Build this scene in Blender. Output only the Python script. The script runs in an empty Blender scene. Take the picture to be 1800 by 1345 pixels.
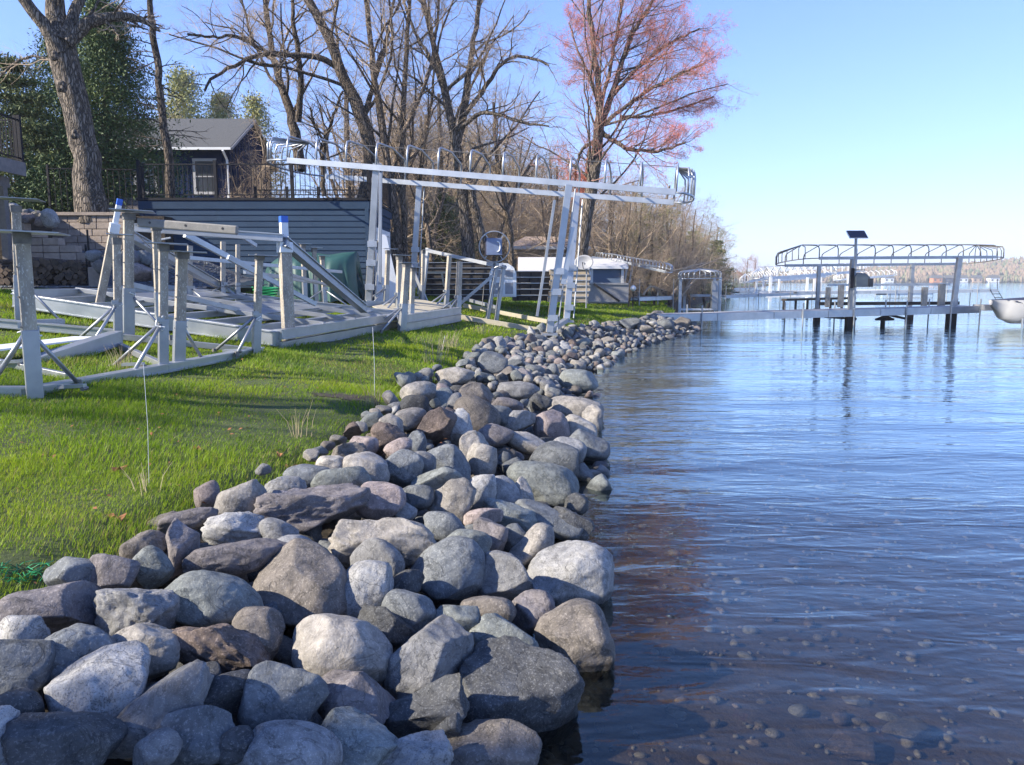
import bpy, math, random
import numpy as np
from mathutils import Vector, Matrix
R = math.radians
random.seed(11); rng = np.random.default_rng(11)
S = bpy.context.scene; C = S.collection
# ---------------------------------------------------------------- camera, sky, sun, exposure
FPX, PITCH, CAMZ = 1360.0, R(7.5), 2.0
cam = bpy.data.cameras.new('camera'); cam.sensor_width = 36; cam.lens = FPX*36/1800
cam.clip_start = .05; cam.clip_end = 6000
co = bpy.data.objects.new('camera', cam); C.objects.link(co)
co.location = (0, 0, CAMZ); co.rotation_euler = (R(90)-PITCH, 0, 0); S.camera = co
SUN = Vector((-.93, -.36, 0)).normalized()*math.cos(R(31)) + Vector((0, 0, math.sin(R(31))))
world = bpy.data.worlds.new('World'); S.world = world; world.use_nodes = True
wn = world.node_tree; bgn = wn.nodes['Background']
sky = wn.nodes.new('ShaderNodeTexSky'); sky.sky_type = 'NISHITA'; sky.sun_disc = False
sky.sun_elevation = R(31); sky.sun_rotation = math.atan2(SUN.x, SUN.y)
sky.altitude = 0; sky.air_density = 1.0; sky.dust_density = 0.0; sky.ozone_density = 4.0
wb = wn.nodes.new('ShaderNodeMix'); wb.data_type = 'RGBA'; wb.blend_type = 'MULTIPLY'; wb.inputs[0].default_value = 1; wb.inputs[7].default_value = (.81, .86, 1.19, 1)
# soft shoulder so that the bright horizon keeps its pale blue
sv = wn.nodes.new('ShaderNodeVectorMath'); sv.operation = 'MULTIPLY_ADD'; sv.inputs[1].default_value = (.075,.062,.05); sv.inputs[2].default_value = (1,1,1)
dv = wn.nodes.new('ShaderNodeVectorMath'); dv.operation = 'DIVIDE'
wn.links.new(sky.outputs[0], sv.inputs[0]); wn.links.new(sky.outputs[0], dv.inputs[0]); wn.links.new(sv.outputs[0], dv.inputs[1])
wn.links.new(dv.outputs[0], wb.inputs[6]); wn.links.new(wb.outputs[2], bgn.inputs[0]); bgn.inputs[1].default_value = .14
sl = bpy.data.lights.new('sun', 'SUN'); sl.energy = 5.0; sl.angle = R(.53); sl.color = (1, .9, .74)
so = bpy.data.objects.new('sun', sl); C.objects.link(so)
so.rotation_euler = SUN.to_track_quat('Z', 'Y').to_euler(); so.location = (-20, -10, 30)
S.view_settings.view_transform = 'Standard'; S.view_settings.look = 'None'
S.view_settings.gamma = 1; S.view_settings.use_curve_mapping = False
S.view_settings.exposure = 1.17
S.render.engine = 'CYCLES'; S.cycles.max_bounces = 6; S.cycles.transparent_max_bounces = 12
S.cycles.use_denoising = True
# ---------------------------------------------------------------- positions: a pixel of the photograph as a direction from the camera
cp, sp_ = math.cos(PITCH), math.sin(PITCH)
def ray(px, py):
    u = (px-900)/FPX; v = (672.5-py)/FPX
    return Vector((u, cp+v*sp_, -sp_+v*cp))
def atY(px, py, Y):
    d = ray(px, py); return Vector((0, 0, CAMZ)) + d*(Y/d.y)
def atZ(px, py, z):
    d = ray(px, py); return Vector((0, 0, CAMZ)) + d*((z-CAMZ)/d.z)
# shoreline (water edge) and lawn edge as curves X(Y)
wp = [(945,1345),(1000,1265),(1052,1185),(1058,1070),(1030,950),(1018,870),(1045,812),(1046,760),(1030,712),(1043,690),(1035,655),(1085,627),(1140,604),(1222,583)]
W_ = sorted([(-6,.0),(0,.1)] + [(atZ(a,b,0).y, atZ(a,b,0).x) for a,b in wp] + [(38,9.3),(53,11.6),(75,19),(103,29),(200,60),(350,120),(560,300),(760,560)])
lp = [(0,1050),(90,1010),(230,945),(300,900),(380,872),(470,840),(520,825),(640,762),(700,712),(720,672),(820,642),(850,608),(960,585),(1090,568)]
L_ = sorted([(-6,-2.6),(0,-2.5)] + [(atZ(a,b,.55).y, atZ(a,b,.55).x) for a,b in lp] + [(31,5.6),(38,7.9),(53,10.2),(75,17),(103,27),(200,58),(350,118),(560,298),(760,558)])
def Wx(y): return np.interp(y, [a for a,_ in W_], [b for _,b in W_])
def Lx(y): return np.interp(y, [a for a,_ in L_], [b for _,b in L_])
def lawn_z(x, y):
    d = np.maximum(Lx(y)-x, 0)
    s = np.interp(y, [0,15,22,40,120], [.105,.11,.135,.06,.03])
    z = .52 + np.minimum(s*d, 1.25) + .012*np.sin(x*2.1+y*1.3)+.012*np.sin(x*.9-y*2.3)
    edge = np.clip(d/.35, 0, 1)
    return z - .1*(1-edge)
def bank_z(x, y):
    l, w = Lx(y), Wx(y)
    s = (x-l)/np.maximum(w-l, .3)
    z = np.where(s < 1, .42*(1-s)**.8 - .12*np.clip(s*3, 0, 1), -.12)
    b = -.12 - .13*(x-w) - .02*np.maximum(x-w-2, 0)
    return np.where(s < 1, np.where(s < 0, .42, .42*(1-np.clip(s,0,1))**.8 - .12*np.clip(s*3,0,1)), np.maximum(b, -3.2))
def H(x, y):
    return float(lawn_z(x, y)) if x <= Lx(y) else float(bank_z(x, y))
def G(px, py, dz=0.):
    d = ray(px, py); o = Vector((0, 0, CAMZ)); t = 1.5
    while t < 150:
        p = o+d*t
        if p.z <= H(p.x, p.y)+dz: return p
        t += .04
    return o+d*150
# ---------------------------------------------------------------- materials
MATS = {}
def nd(nt, kind, **kw):
    n = nt.nodes.new(kind)
    for k, v in kw.items():
        if k in n.inputs: n.inputs[k].default_value = v
        else: setattr(n, k, v)
    return n
def mk(name, c1, c2=None, scale=4, rough=.7, metal=0, bump=0, bscale=30, spec=.5, c3=None, s3=40, th3=.62, rnd=0, stretch=None, coord='Object', extra=None):
    m = bpy.data.materials.new(name); m.use_nodes = True; nt = m.node_tree; L = nt.links.new
    b = nt.nodes['Principled BSDF']; b.inputs['Roughness'].default_value = rough
    b.inputs['Metallic'].default_value = metal; b.inputs['Specular IOR Level'].default_value = spec
    tc = nd(nt, 'ShaderNodeTexCoord'); vec = tc.outputs[coord]
    oi = nd(nt, 'ShaderNodeObjectInfo')
    if rnd:
        sc = nd(nt, 'ShaderNodeVectorMath', operation='SCALE'); sc.inputs[0].default_value = (37, 91, 53)
        L(oi.outputs['Random'], sc.inputs['Scale'])
        ad = nd(nt, 'ShaderNodeVectorMath', operation='ADD'); L(vec, ad.inputs[0]); L(sc.outputs[0], ad.inputs[1]); vec = ad.outputs[0]
    if stretch:
        mp = nd(nt, 'ShaderNodeMapping'); mp.inputs['Scale'].default_value = stretch; L(vec, mp.inputs[0]); vec = mp.outputs[0]
    c2 = c2 or c1
    n1 = nd(nt, 'ShaderNodeTexNoise', Scale=scale, Detail=8, Roughness=.62); L(vec, n1.inputs['Vector'])
    mr = nd(nt, 'ShaderNodeMapRange'); mr.inputs[1].default_value = .35; mr.inputs[2].default_value = .65; L(n1.outputs[0], mr.inputs[0])
    mx = nd(nt, 'ShaderNodeMix', data_type='RGBA'); mx.inputs[6].default_value = (*c1, 1); mx.inputs[7].default_value = (*c2, 1)
    L(mr.outputs[0], mx.inputs[0]); col = mx.outputs[2]
    if c3:
        n3 = nd(nt, 'ShaderNodeTexNoise', Scale=s3, Detail=5, Roughness=.7); L(vec, n3.inputs['Vector'])
        m3 = nd(nt, 'ShaderNodeMapRange'); m3.inputs[1].default_value = th3; m3.inputs[2].default_value = th3+.06; L(n3.outputs[0], m3.inputs[0])
        x3 = nd(nt, 'ShaderNodeMix', data_type='RGBA'); x3.inputs[7].default_value = (*c3, 1)
        L(m3.outputs[0], x3.inputs[0]); L(col, x3.inputs[6]); col = x3.outputs[2]
    if rnd:
        rr = nd(nt, 'ShaderNodeMapRange'); rr.inputs[3].default_value = 1-rnd; rr.inputs[4].default_value = 1+rnd; L(oi.outputs['Random'], rr.inputs[0])
        hs = nd(nt, 'ShaderNodeHueSaturation'); L(rr.outputs[0], hs.inputs['Value']); L(col, hs.inputs['Color']); col = hs.outputs[0]
    L(col, b.inputs['Base Color'])
    if bump:
        nb = nd(nt, 'ShaderNodeTexNoise', Scale=bscale, Detail=9, Roughness=.68); L(vec, nb.inputs['Vector'])
        bp = nd(nt, 'ShaderNodeBump'); bp.inputs['Strength'].default_value = 1; bp.inputs['Distance'].default_value = bump
        L(nb.outputs[0], bp.inputs['Height']); L(bp.outputs[0], b.inputs['Normal'])
    MATS[name] = m; return m
mk('aluminium', (.37,.39,.41), (.28,.30,.33), 3, .42, .6, .0006, 60, c3=(.42,.40,.36), s3=14, th3=.64)
mk('bright_aluminium', (.43,.46,.50), (.33,.36,.40), 2, .36, .6, .0004, 40)
mk('stained_post', (.44,.39,.31), (.23,.21,.185), 7, .65, .15, .0015, 80, c3=(.60,.57,.50), s3=60, th3=.56, stretch=(1,1,.45))
mk('grey_steel', (.22,.21,.20), (.13,.13,.13), 12, .6, .4, .001, 60)
mk('blue_plastic', (.03,.13,.55), (.03,.11,.48), 5, .4)
mk('white_plastic', (.75,.77,.78), (.66,.69,.70), 3, .4, c3=(.5,.5,.46), s3=12, th3=.66)
mk('bumper_plastic', (.24,.23,.21), (.18,.175,.165), 8, .55, 0, .0006, 90, c3=(.3,.28,.25), s3=30, th3=.6)
mk('black_plastic', (.02,.02,.022), (.035,.035,.038), 8, .4)
mk('pale_timber', (.50,.45,.34), (.40,.36,.27), 5, .8, 0, .001, 40, stretch=(1,6,6))
mk('navy_siding', (.013,.024,.066), (.010,.018,.052), 2, .85, 0, .0008, 60, spec=.08)
mk('slate_siding', (.030,.056,.098), (.025,.047,.084), 1.5, .75, 0, .0006, 60, spec=.15, rnd=.06)
mk('white_trim', (.72,.74,.76), (.66,.68,.70), 2, .5)
mk('shingle', (.085,.09,.095), (.06,.063,.068), 14, .95, 0, .006, 40, c3=(.13,.13,.13), s3=26, th3=.58)
mk('tan_shingle', (.50,.38,.30), (.40,.31,.25), 14, .9, 0, .006, 40)
mk('tan_siding', (.45,.33,.24), (.38,.28,.2), 3, .8)
mk('pale_shingle', (.52,.52,.52), (.43,.43,.44), 12, .9, 0, .006, 40)
mk('blue_siding', (.10,.15,.24), (.085,.13,.21), 2, .7)
mk('dark_glass', (.03,.035,.045), (.05,.055,.065), 1.2, .06, 0, spec=.9)
mk('black_metal', (.008,.009,.013), (.012,.012,.017), 6, .7, 0, spec=.25)
mk('block', (.36,.30,.25), (.27,.225,.19), 7, .95, 0, .012, 22, rnd=.16)
mk('kerb_block', (.22,.20,.19), (.16,.145,.14), 7, .95, 0, .01, 22, rnd=.12)
mk('gravel', (.09,.10,.12), (.045,.05,.062), 24, .9, 0, .02, 22, c3=(.33,.35,.38), s3=16, th3=.6)
mk('firewood', (.12,.085,.06), (.05,.04,.035), 7, .9, 0, .01, 20, rnd=.3)
mk('tarp', (.022,.085,.080), (.017,.066,.062), 3, .55, 0, .006, 9)
mk('deck_panel', (.42,.35,.26), (.31,.26,.19), 4, .8, 0, .001, 50, stretch=(1,8,8), rnd=.12)
mk('dark_deck_panel', (.05,.043,.038), (.03,.026,.024), 5, .8, 0, .001, 50, rnd=.12)
mk('lattice_grey', (.34,.34,.35), (.27,.27,.28), 6, .85)
mk('bark', (.24,.20,.158), (.10,.083,.068), 9, .95, 0, .06, 11, c3=(.19,.17,.145), s3=15, th3=.58, stretch=(1,1,.16))
mk('dark_bark', (.17,.132,.098), (.075,.060,.047), 6, .95, 0, .02, 12, stretch=(1,1,.3))
mk('tan_bark', (.25,.19,.14), (.14,.11,.08), 5, .95, 0, .02, 10, stretch=(1,1,.3))
mk('twig', (.22,.18,.145), (.13,.105,.085), 1.2, .9)
mk('pale_twig', (.50,.39,.28), (.30,.235,.17), 1.1, .9)
mk('brush_twig', (.46,.36,.26), (.27,.21,.15), .5, .95)
mk('olive_bud', (.24,.24,.09), (.18,.17,.08), .6, .9)
mk('red_bud', (.66,.17,.10), (.55,.20,.14), .8, .8)
mk('pink_twig', (.40,.23,.18), (.26,.16,.13), .3, .9)
mk('far_crown', (.27,.19,.13), (.20,.155,.10), .01, .95, rnd=0, c3=(.10,.13,.07), s3=.035, th3=.56)
mk('far_olive', (.22,.22,.12), (.17,.18,.09), .05, .95)
mk('winch_blue', (.17,.22,.34), (.13,.17,.28), 4, .5)
mk('hill_ground', (.20,.155,.11), (.16,.13,.09), .02, 1)
mk('cedar_leaf', (.040,.085,.024), (.085,.13,.030), .7, .7)
mk('pine_leaf', (.13,.155,.045), (.07,.10,.035), .8, .75)
mk('light_pine_leaf', (.34,.33,.12), (.22,.24,.085), .8, .8)
mk('boat_white', (.48,.48,.49), (.42,.42,.43), 1, .3)
mk('boat_cover', (.025,.03,.07), (.02,.024,.055), 2, .8)
mk('solar_cell', (.01,.014,.035), (.015,.02,.045), 6, .2)
mk('motor_cover', (.10,.125,.14), (.08,.10,.115), 3, .5)
mk('dry_stalk', (.42,.36,.23), (.30,.25,.16), 3, .9)
mk('dry_leaf', (.30,.12,.045), (.2,.08,.035), 10, .8)
mk('soil', (.035,.028,.022), (.06,.048,.036), 9, 1, 0, .03, 18)
mk('dish_grey', (.30,.31,.33), (.24,.25,.27), 3, .5)
mk('orange_siding', (.5,.2,.09), (.45,.18,.08), 2, .8)
mk('green_plastic', (.02,.28,.10), (.02,.22,.08), 5, .4)
# stones
STONE = dict(
 grey=((.27,.275,.285),(.19,.195,.205),(.40,.40,.40)), blue=((.17,.20,.225),(.115,.14,.165),(.30,.33,.34)),
 green=((.22,.26,.25),(.15,.185,.18),(.37,.40,.36)), tan=((.34,.30,.25),(.25,.22,.185),(.44,.41,.36)),
 purple=((.235,.195,.205),(.165,.14,.15),(.36,.31,.31)), dark=((.085,.092,.10),(.055,.06,.068),(.20,.21,.22)),
 rust=((.23,.14,.10),(.12,.08,.062),(.36,.25,.19)), pale=((.43,.43,.42),(.29,.295,.30),(.18,.18,.19)),
 pink=((.37,.26,.235),(.27,.19,.18),(.46,.38,.35)), brown=((.22,.175,.135),(.14,.115,.095),(.34,.29,.24)),
 cream=((.42,.37,.30),(.31,.275,.225),(.50,.46,.40)))
def grey_(c, f=.52): m_ = sum(c)/3; return tuple(m_+(x-m_)*(1-f) for x in c)
STONE = {k: tuple(tuple(x*(.95 if k not in ('dark','pale','cream') else 1) for x in grey_(c)) for c in v) for k, v in STONE.items()}
for k, (a, b_, c) in STONE.items():
    mk('stone_'+k, a, b_, 5, .85, 0, .010, 22, c3=tuple((x*.55+y*.45) for x, y in zip(c, a)) if k != 'pale' else c, s3=150 if k in ('pale','grey','green') else 90, th3=.55, rnd=.18, spec=.3)
for k in STONE:                                                   # darker mineral mottling and cracks
    nt = MATS['stone_'+k].node_tree; b = nt.nodes['Principled BSDF']; src = b.inputs['Base Color'].links[0].from_socket
    tc = nd(nt, 'ShaderNodeTexCoord'); oi = nd(nt, 'ShaderNodeObjectInfo')
    sc = nd(nt, 'ShaderNodeVectorMath', operation='SCALE'); sc.inputs[0].default_value = (17, 31, 53); nt.links.new(oi.outputs['Random'], sc.inputs['Scale'])
    ad = nd(nt, 'ShaderNodeVectorMath', operation='ADD'); nt.links.new(tc.outputs['Object'], ad.inputs[0]); nt.links.new(sc.outputs[0], ad.inputs[1])
    n = nd(nt, 'ShaderNodeTexNoise', Scale=13, Detail=10, Roughness=.78, Distortion=.6); nt.links.new(ad.outputs[0], n.inputs['Vector'])
    mr = nd(nt, 'ShaderNodeMapRange'); mr.inputs[1].default_value = .32; mr.inputs[2].default_value = .66; mr.inputs[3].default_value = .48; mr.inputs[4].default_value = 1.22; nt.links.new(n.outputs[0], mr.inputs[0])
    x = nd(nt, 'ShaderNodeMix', data_type='RGBA', blend_type='MULTIPLY'); x.inputs[0].default_value = 1
    nt.links.new(src, x.inputs[6]); nt.links.new(mr.outputs[0], x.inputs[7]); 
    n2 = nd(nt, 'ShaderNodeTexNoise', Scale=4.5, Detail=6, Roughness=.6, Distortion=1.2); nt.links.new(ad.outputs[0], n2.inputs['Vector'])
    c2 = nd(nt, 'ShaderNodeMath', operation='SUBTRACT'); nt.links.new(n2.outputs[0], c2.inputs[0]); c2.inputs[1].default_value = .5
    ab = nd(nt, 'ShaderNodeMath', operation='ABSOLUTE'); nt.links.new(c2.outputs[0], ab.inputs[0])
    cm = nd(nt, 'ShaderNodeMapRange'); cm.inputs[1].default_value = 0; cm.inputs[2].default_value = .012; cm.inputs[3].default_value = .62; cm.inputs[4].default_value = 1; nt.links.new(ab.outputs[0], cm.inputs[0])
    y = nd(nt, 'ShaderNodeMix', data_type='RGBA', blend_type='MULTIPLY'); y.inputs[0].default_value = 1; nt.links.new(x.outputs[2], y.inputs[6]); nt.links.new(cm.outputs[0], y.inputs[7])
    nt.links.new(y.outputs[2], b.inputs['Base Color'])
    bp = [q for q in nt.nodes if q.type == 'BUMP'][0]; h0 = bp.inputs['Height'].links[0].from_socket
    ma = nd(nt, 'ShaderNodeMath', operation='MULTIPLY_ADD'); nt.links.new(cm.outputs[0], ma.inputs[0]); ma.inputs[1].default_value = .35; nt.links.new(h0, ma.inputs[2]); nt.links.new(ma.outputs[0], bp.inputs['Height']); bp.inputs['Distance'].default_value = .014
for k in ('grey','pale','green','purple','dark','blue'):        # thin lichen and mineral stains over the speckle
    nt = MATS['stone_'+k].node_tree; b = nt.nodes['Principled BSDF']; src = b.inputs['Base Color'].links[0].from_socket
    tc = nd(nt, 'ShaderNodeTexCoord'); n = nd(nt, 'ShaderNodeTexNoise', Scale=11, Detail=8, Roughness=.75); nt.links.new(tc.outputs['Object'], n.inputs['Vector'])
    mr = nd(nt, 'ShaderNodeMapRange'); mr.inputs[1].default_value = .60; mr.inputs[2].default_value = .72; mr.inputs[4].default_value = .4; nt.links.new(n.outputs[0], mr.inputs[0])
    x = nd(nt, 'ShaderNodeMix', data_type='RGBA'); x.inputs[7].default_value = (.42,.41,.37,1)
    nt.links.new(mr.outputs[0], x.inputs[0]); nt.links.new(src, x.inputs[6]); nt.links.new(x.outputs[2], b.inputs['Base Color'])
for k in STONE:                                                   # wet and dark where the lake laps the stones
    nt = MATS['stone_'+k].node_tree; b = nt.nodes['Principled BSDF']; src = b.inputs['Base Color'].links[0].from_socket
    ge = nd(nt, 'ShaderNodeNewGeometry'); sx = nd(nt, 'ShaderNodeSeparateXYZ'); nt.links.new(ge.outputs['Position'], sx.inputs[0])
    n = nd(nt, 'ShaderNodeTexNoise', Scale=9, Detail=3); nt.links.new(ge.outputs['Position'], n.inputs['Vector'])
    za = nd(nt, 'ShaderNodeMath', operation='MULTIPLY_ADD'); nt.links.new(n.outputs[0], za.inputs[0]); za.inputs[1].default_value = -.07; nt.links.new(sx.outputs[2], za.inputs[2])
    mr = nd(nt, 'ShaderNodeMapRange'); mr.inputs[1].default_value = .0; mr.inputs[2].default_value = .035; nt.links.new(za.outputs[0], mr.inputs[0])
    dm = nd(nt, 'ShaderNodeMapRange'); dm.inputs[1].default_value = -.16; dm.inputs[2].default_value = -.08; dm.inputs[3].default_value = 1; dm.inputs[4].default_value = 0; nt.links.new(sx.outputs[2], dm.inputs[0])
    mxx = nd(nt, 'ShaderNodeMath', operation='MAXIMUM'); nt.links.new(mr.outputs[0], mxx.inputs[0]); nt.links.new(dm.outputs[0], mxx.inputs[1])
    f1 = nd(nt, 'ShaderNodeMapRange'); f1.inputs[3].default_value = .40; f1.inputs[4].default_value = 1; nt.links.new(mxx.outputs[0], f1.inputs[0])
    x = nd(nt, 'ShaderNodeMix', data_type='RGBA', blend_type='MULTIPLY'); x.inputs[0].default_value = 1; nt.links.new(src, x.inputs[6]); nt.links.new(f1.outputs[0], x.inputs[7]); nt.links.new(x.outputs[2], b.inputs['Base Color'])
    f2 = nd(nt, 'ShaderNodeMapRange'); f2.inputs[3].default_value = .3; f2.inputs[4].default_value = .85; nt.links.new(mr.outputs[0], f2.inputs[0]); nt.links.new(f2.outputs[0], b.inputs['Roughness'])
for k, vs in (('bark',16),('dark_bark',18),('tan_bark',18)):       # furrowed bark plates
    nt = MATS[k].node_tree; b = nt.nodes['Principled BSDF']; src = b.inputs['Base Color'].links[0].from_socket
    tc = nd(nt, 'ShaderNodeTexCoord'); n = nd(nt, 'ShaderNodeTexNoise', Scale=5, Detail=4); nt.links.new(tc.outputs['Object'], n.inputs['Vector'])
    ad = nd(nt, 'ShaderNodeVectorMath', operation='MULTIPLY_ADD'); nt.links.new(n.outputs['Color'], ad.inputs[0]); ad.inputs[1].default_value = (.14,.14,.14); nt.links.new(tc.outputs['Object'], ad.inputs[2])
    mp = nd(nt, 'ShaderNodeMapping'); mp.inputs['Scale'].default_value = (1,1,.14); nt.links.new(ad.outputs[0], mp.inputs[0])
    v = nd(nt, 'ShaderNodeTexVoronoi', feature='DISTANCE_TO_EDGE', Scale=vs); nt.links.new(mp.outputs[0], v.inputs['Vector'])
    mr = nd(nt, 'ShaderNodeMapRange'); mr.inputs[1].default_value = .02; mr.inputs[2].default_value = .22; mr.inputs[3].default_value = .28; mr.inputs[4].default_value = 1.3; nt.links.new(v.outputs[0], mr.inputs[0])
    x = nd(nt, 'ShaderNodeMix', data_type='RGBA', blend_type='MULTIPLY'); x.inputs[0].default_value = 1; nt.links.new(src, x.inputs[6]); nt.links.new(mr.outputs[0], x.inputs[7]); nt.links.new(x.outputs[2], b.inputs['Base Color'])
    bp = [q for q in nt.nodes if q.type == 'BUMP'][0]; bp.inputs['Distance'].default_value = .05; nt.links.new(mr.outputs[0], bp.inputs['Height'])
# lawn soil and grass
mk('lawn_soil', (.070,.095,.022), (.045,.060,.018), 3, .95, 0, .02, 14, c3=(.10,.085,.045), s3=1.6, th3=.64)
def grass_mat():
    m = bpy.data.materials.new('grass_blade'); m.use_nodes = True; nt = m.node_tree; L = nt.links.new
    b = nt.nodes['Principled BSDF']; b.inputs['Roughness'].default_value = .5; b.inputs['Specular IOR Level'].default_value = .3
    at = nd(nt, 'ShaderNodeAttribute', attribute_name='tone')
    cr = nd(nt, 'ShaderNodeValToRGB'); e = cr.color_ramp.elements
    e[0].color = (.06,.14,.010,1); e[1].color = (.30,.235,.10,1); e[1].position = 1
    k = e.new(.5); k.color = (.24,.37,.020,1); k = e.new(.86); k.color = (.31,.38,.025,1)
    L(at.outputs['Fac'], cr.inputs[0]); L(cr.outputs[0], b.inputs['Base Color'])
    t = nd(nt, 'ShaderNodeBsdfTranslucent'); L(cr.outputs[0], t.inputs[0])
    mx = nd(nt, 'ShaderNodeMixShader'); mx.inputs[0].default_value = .5
    L(b.outputs[0], mx.inputs[1]); L(t.outputs[0], mx.inputs[2]); L(mx.outputs[0], nt.nodes['Material Output'].inputs[0])
    MATS['grass_blade'] = m
grass_mat()
def water_mat():
    m = bpy.data.materials.new('lake_water'); m.use_nodes = True; nt = m.node_tree; L = nt.links.new
    nt.nodes.remove(nt.nodes['Principled BSDF'])
    tc = nd(nt, 'ShaderNodeTexCoord')
    def layer(sc, rot, stretch, detail, dist):
        mp = nd(nt, 'ShaderNodeMapping'); mp.inputs['Rotation'].default_value = (0, 0, rot); mp.inputs['Scale'].default_value = stretch
        L(tc.outputs['Object'], mp.inputs[0])
        n = nd(nt, 'ShaderNodeTexNoise', Scale=sc, Detail=detail, Roughness=.5, Distortion=dist); L(mp.outputs[0], n.inputs['Vector']); return n.outputs[0]
    a = layer(1.0, R(-14), (1.2, 3.8, 1), 2, .6)
    b = layer(1.0, R(12), (5, 11, 1), 2, .4)
    c = layer(1.0, R(-30), (.25, .8, 1), 1, 0)
    def mul(x, k):
        q = nd(nt, 'ShaderNodeMath', operation='MULTIPLY'); L(x, q.inputs[0]); q.inputs[1].default_value = k; return q.outputs[0]
    def add(x, y):
        q = nd(nt, 'ShaderNodeMath', operation='ADD'); L(x, q.inputs[0]); L(y, q.inputs[1]); return q.outputs[0]
    wp_ = layer(1.0, R(20), (.12, .3, 1), 3, .5); e_ = layer(1.0, R(35), (7, 16, 1), 2, .2)
    pm = nd(nt, 'ShaderNodeMapRange'); pm.inputs[1].default_value = .35; pm.inputs[2].default_value = .65; pm.inputs[3].default_value = .45; pm.inputs[4].default_value = 1.35; L(wp_, pm.inputs[0])
    ab_ = add(add(mul(a, .017), mul(b, .0040)), mul(e_, .0016)); q_ = nd(nt, 'ShaderNodeMath', operation='MULTIPLY'); L(ab_, q_.inputs[0]); L(pm.outputs[0], q_.inputs[1])
    h = add(q_.outputs[0], mul(c, .05))
    bp = nd(nt, 'ShaderNodeBump'); bp.inputs['Distance'].default_value = 1; bp.inputs['Strength'].default_value = 1; L(h, bp.inputs['Height'])
    fr = nd(nt, 'ShaderNodeFresnel', IOR=1.37); L(bp.outputs[0], fr.inputs['Normal'])
    ge = nd(nt, 'ShaderNodeNewGeometry'); im = nd(nt, 'ShaderNodeMapRange'); im.inputs[3].default_value = 1.37; im.inputs[4].default_value = 1/1.37   # rays coming up from the bed meet the same thin surface
    L(ge.outputs['Backfacing'], im.inputs[0]); L(im.outputs[0], fr.inputs['IOR'])
    bo = nd(nt, 'ShaderNodeMath', operation='MULTIPLY_ADD'); L(fr.outputs[0], bo.inputs[0]); bo.inputs[1].default_value = 1.5; bo.inputs[2].default_value = .012; bo.use_clamp = True
    gl = nd(nt, 'ShaderNodeBsdfGlossy', Roughness=.03); gl.inputs['Color'].default_value = (.80, .95, 1, 1); L(bp.outputs[0], gl.inputs['Normal'])
    tr = nd(nt, 'ShaderNodeBsdfTransparent'); tr.inputs[0].default_value = (.47, .45, .38, 1)
    mx = nd(nt, 'ShaderNodeMixShader'); L(bo.outputs[0], mx.inputs[0]); L(tr.outputs[0], mx.inputs[1]); L(gl.outputs[0], mx.inputs[2])
    L(mx.outputs[0], nt.nodes['Material Output'].inputs[0]); MATS['lake_water'] = m
water_mat()
mk('bed', (.17,.13,.10), (.08,.062,.052), 3.5, .9, 0, .03, 9, c3=(.15,.09,.07), s3=6, th3=.6)
# ---------------------------------------------------------------- mesh helpers
def tag(o, label=None, cat=None, group=None, kind=None):
    if label: o['label'] = label
    if cat: o['category'] = cat
    if group: o['group'] = group
    if kind: o['kind'] = kind
    return o
def thing(name, label, cat, loc=(0,0,0), group=None):
    o = bpy.data.objects.new(name, None); C.objects.link(o); o.location = loc; o.empty_display_size = .2
    return tag(o, label, cat, group)
def link(name, me, parent=None, loc=None):
    o = bpy.data.objects.new(name, me); C.objects.link(o)
    if parent is not None: o.parent = parent
    if loc is not None: o.location = loc
    return o
def origin_of(p):
    v = Vector((0,0,0))
    while p is not None: v = v + Vector(p.location); p = p.parent
    return v
def arr_mesh(name, V, F, mat, smooth=False, attr=None):
    """V (n,3) array, F list of (m,k) index arrays"""
    me = bpy.data.meshes.new(name); V = np.asarray(V, dtype=np.float32)
    F = [np.asarray(f, dtype=np.int32) for f in F if len(f)]
    me.vertices.add(len(V)); me.vertices.foreach_set('co', V.ravel())
    tot = sum(f.size for f in F); n = sum(len(f) for f in F)
    me.loops.add(tot); me.polygons.add(n)
    me.loops.foreach_set('vertex_index', np.concatenate([f.ravel() for f in F]))
    sizes = np.concatenate([np.full(len(f), f.shape[1], dtype=np.int32) for f in F])
    st = np.zeros(n, dtype=np.int32); st[1:] = np.cumsum(sizes)[:-1]
    me.polygons.foreach_set('loop_start', st); me.polygons.foreach_set('loop_total', sizes)
    if smooth: me.polygons.foreach_set('use_smooth', np.ones(n, dtype=bool))
    if attr is not None:
        a = me.attributes.new('tone', 'FLOAT', 'POINT'); a.data.foreach_set('value', np.asarray(attr, dtype=np.float32))
    me.materials.append(MATS[mat]); me.update(calc_edges=True)
    return me
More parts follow.
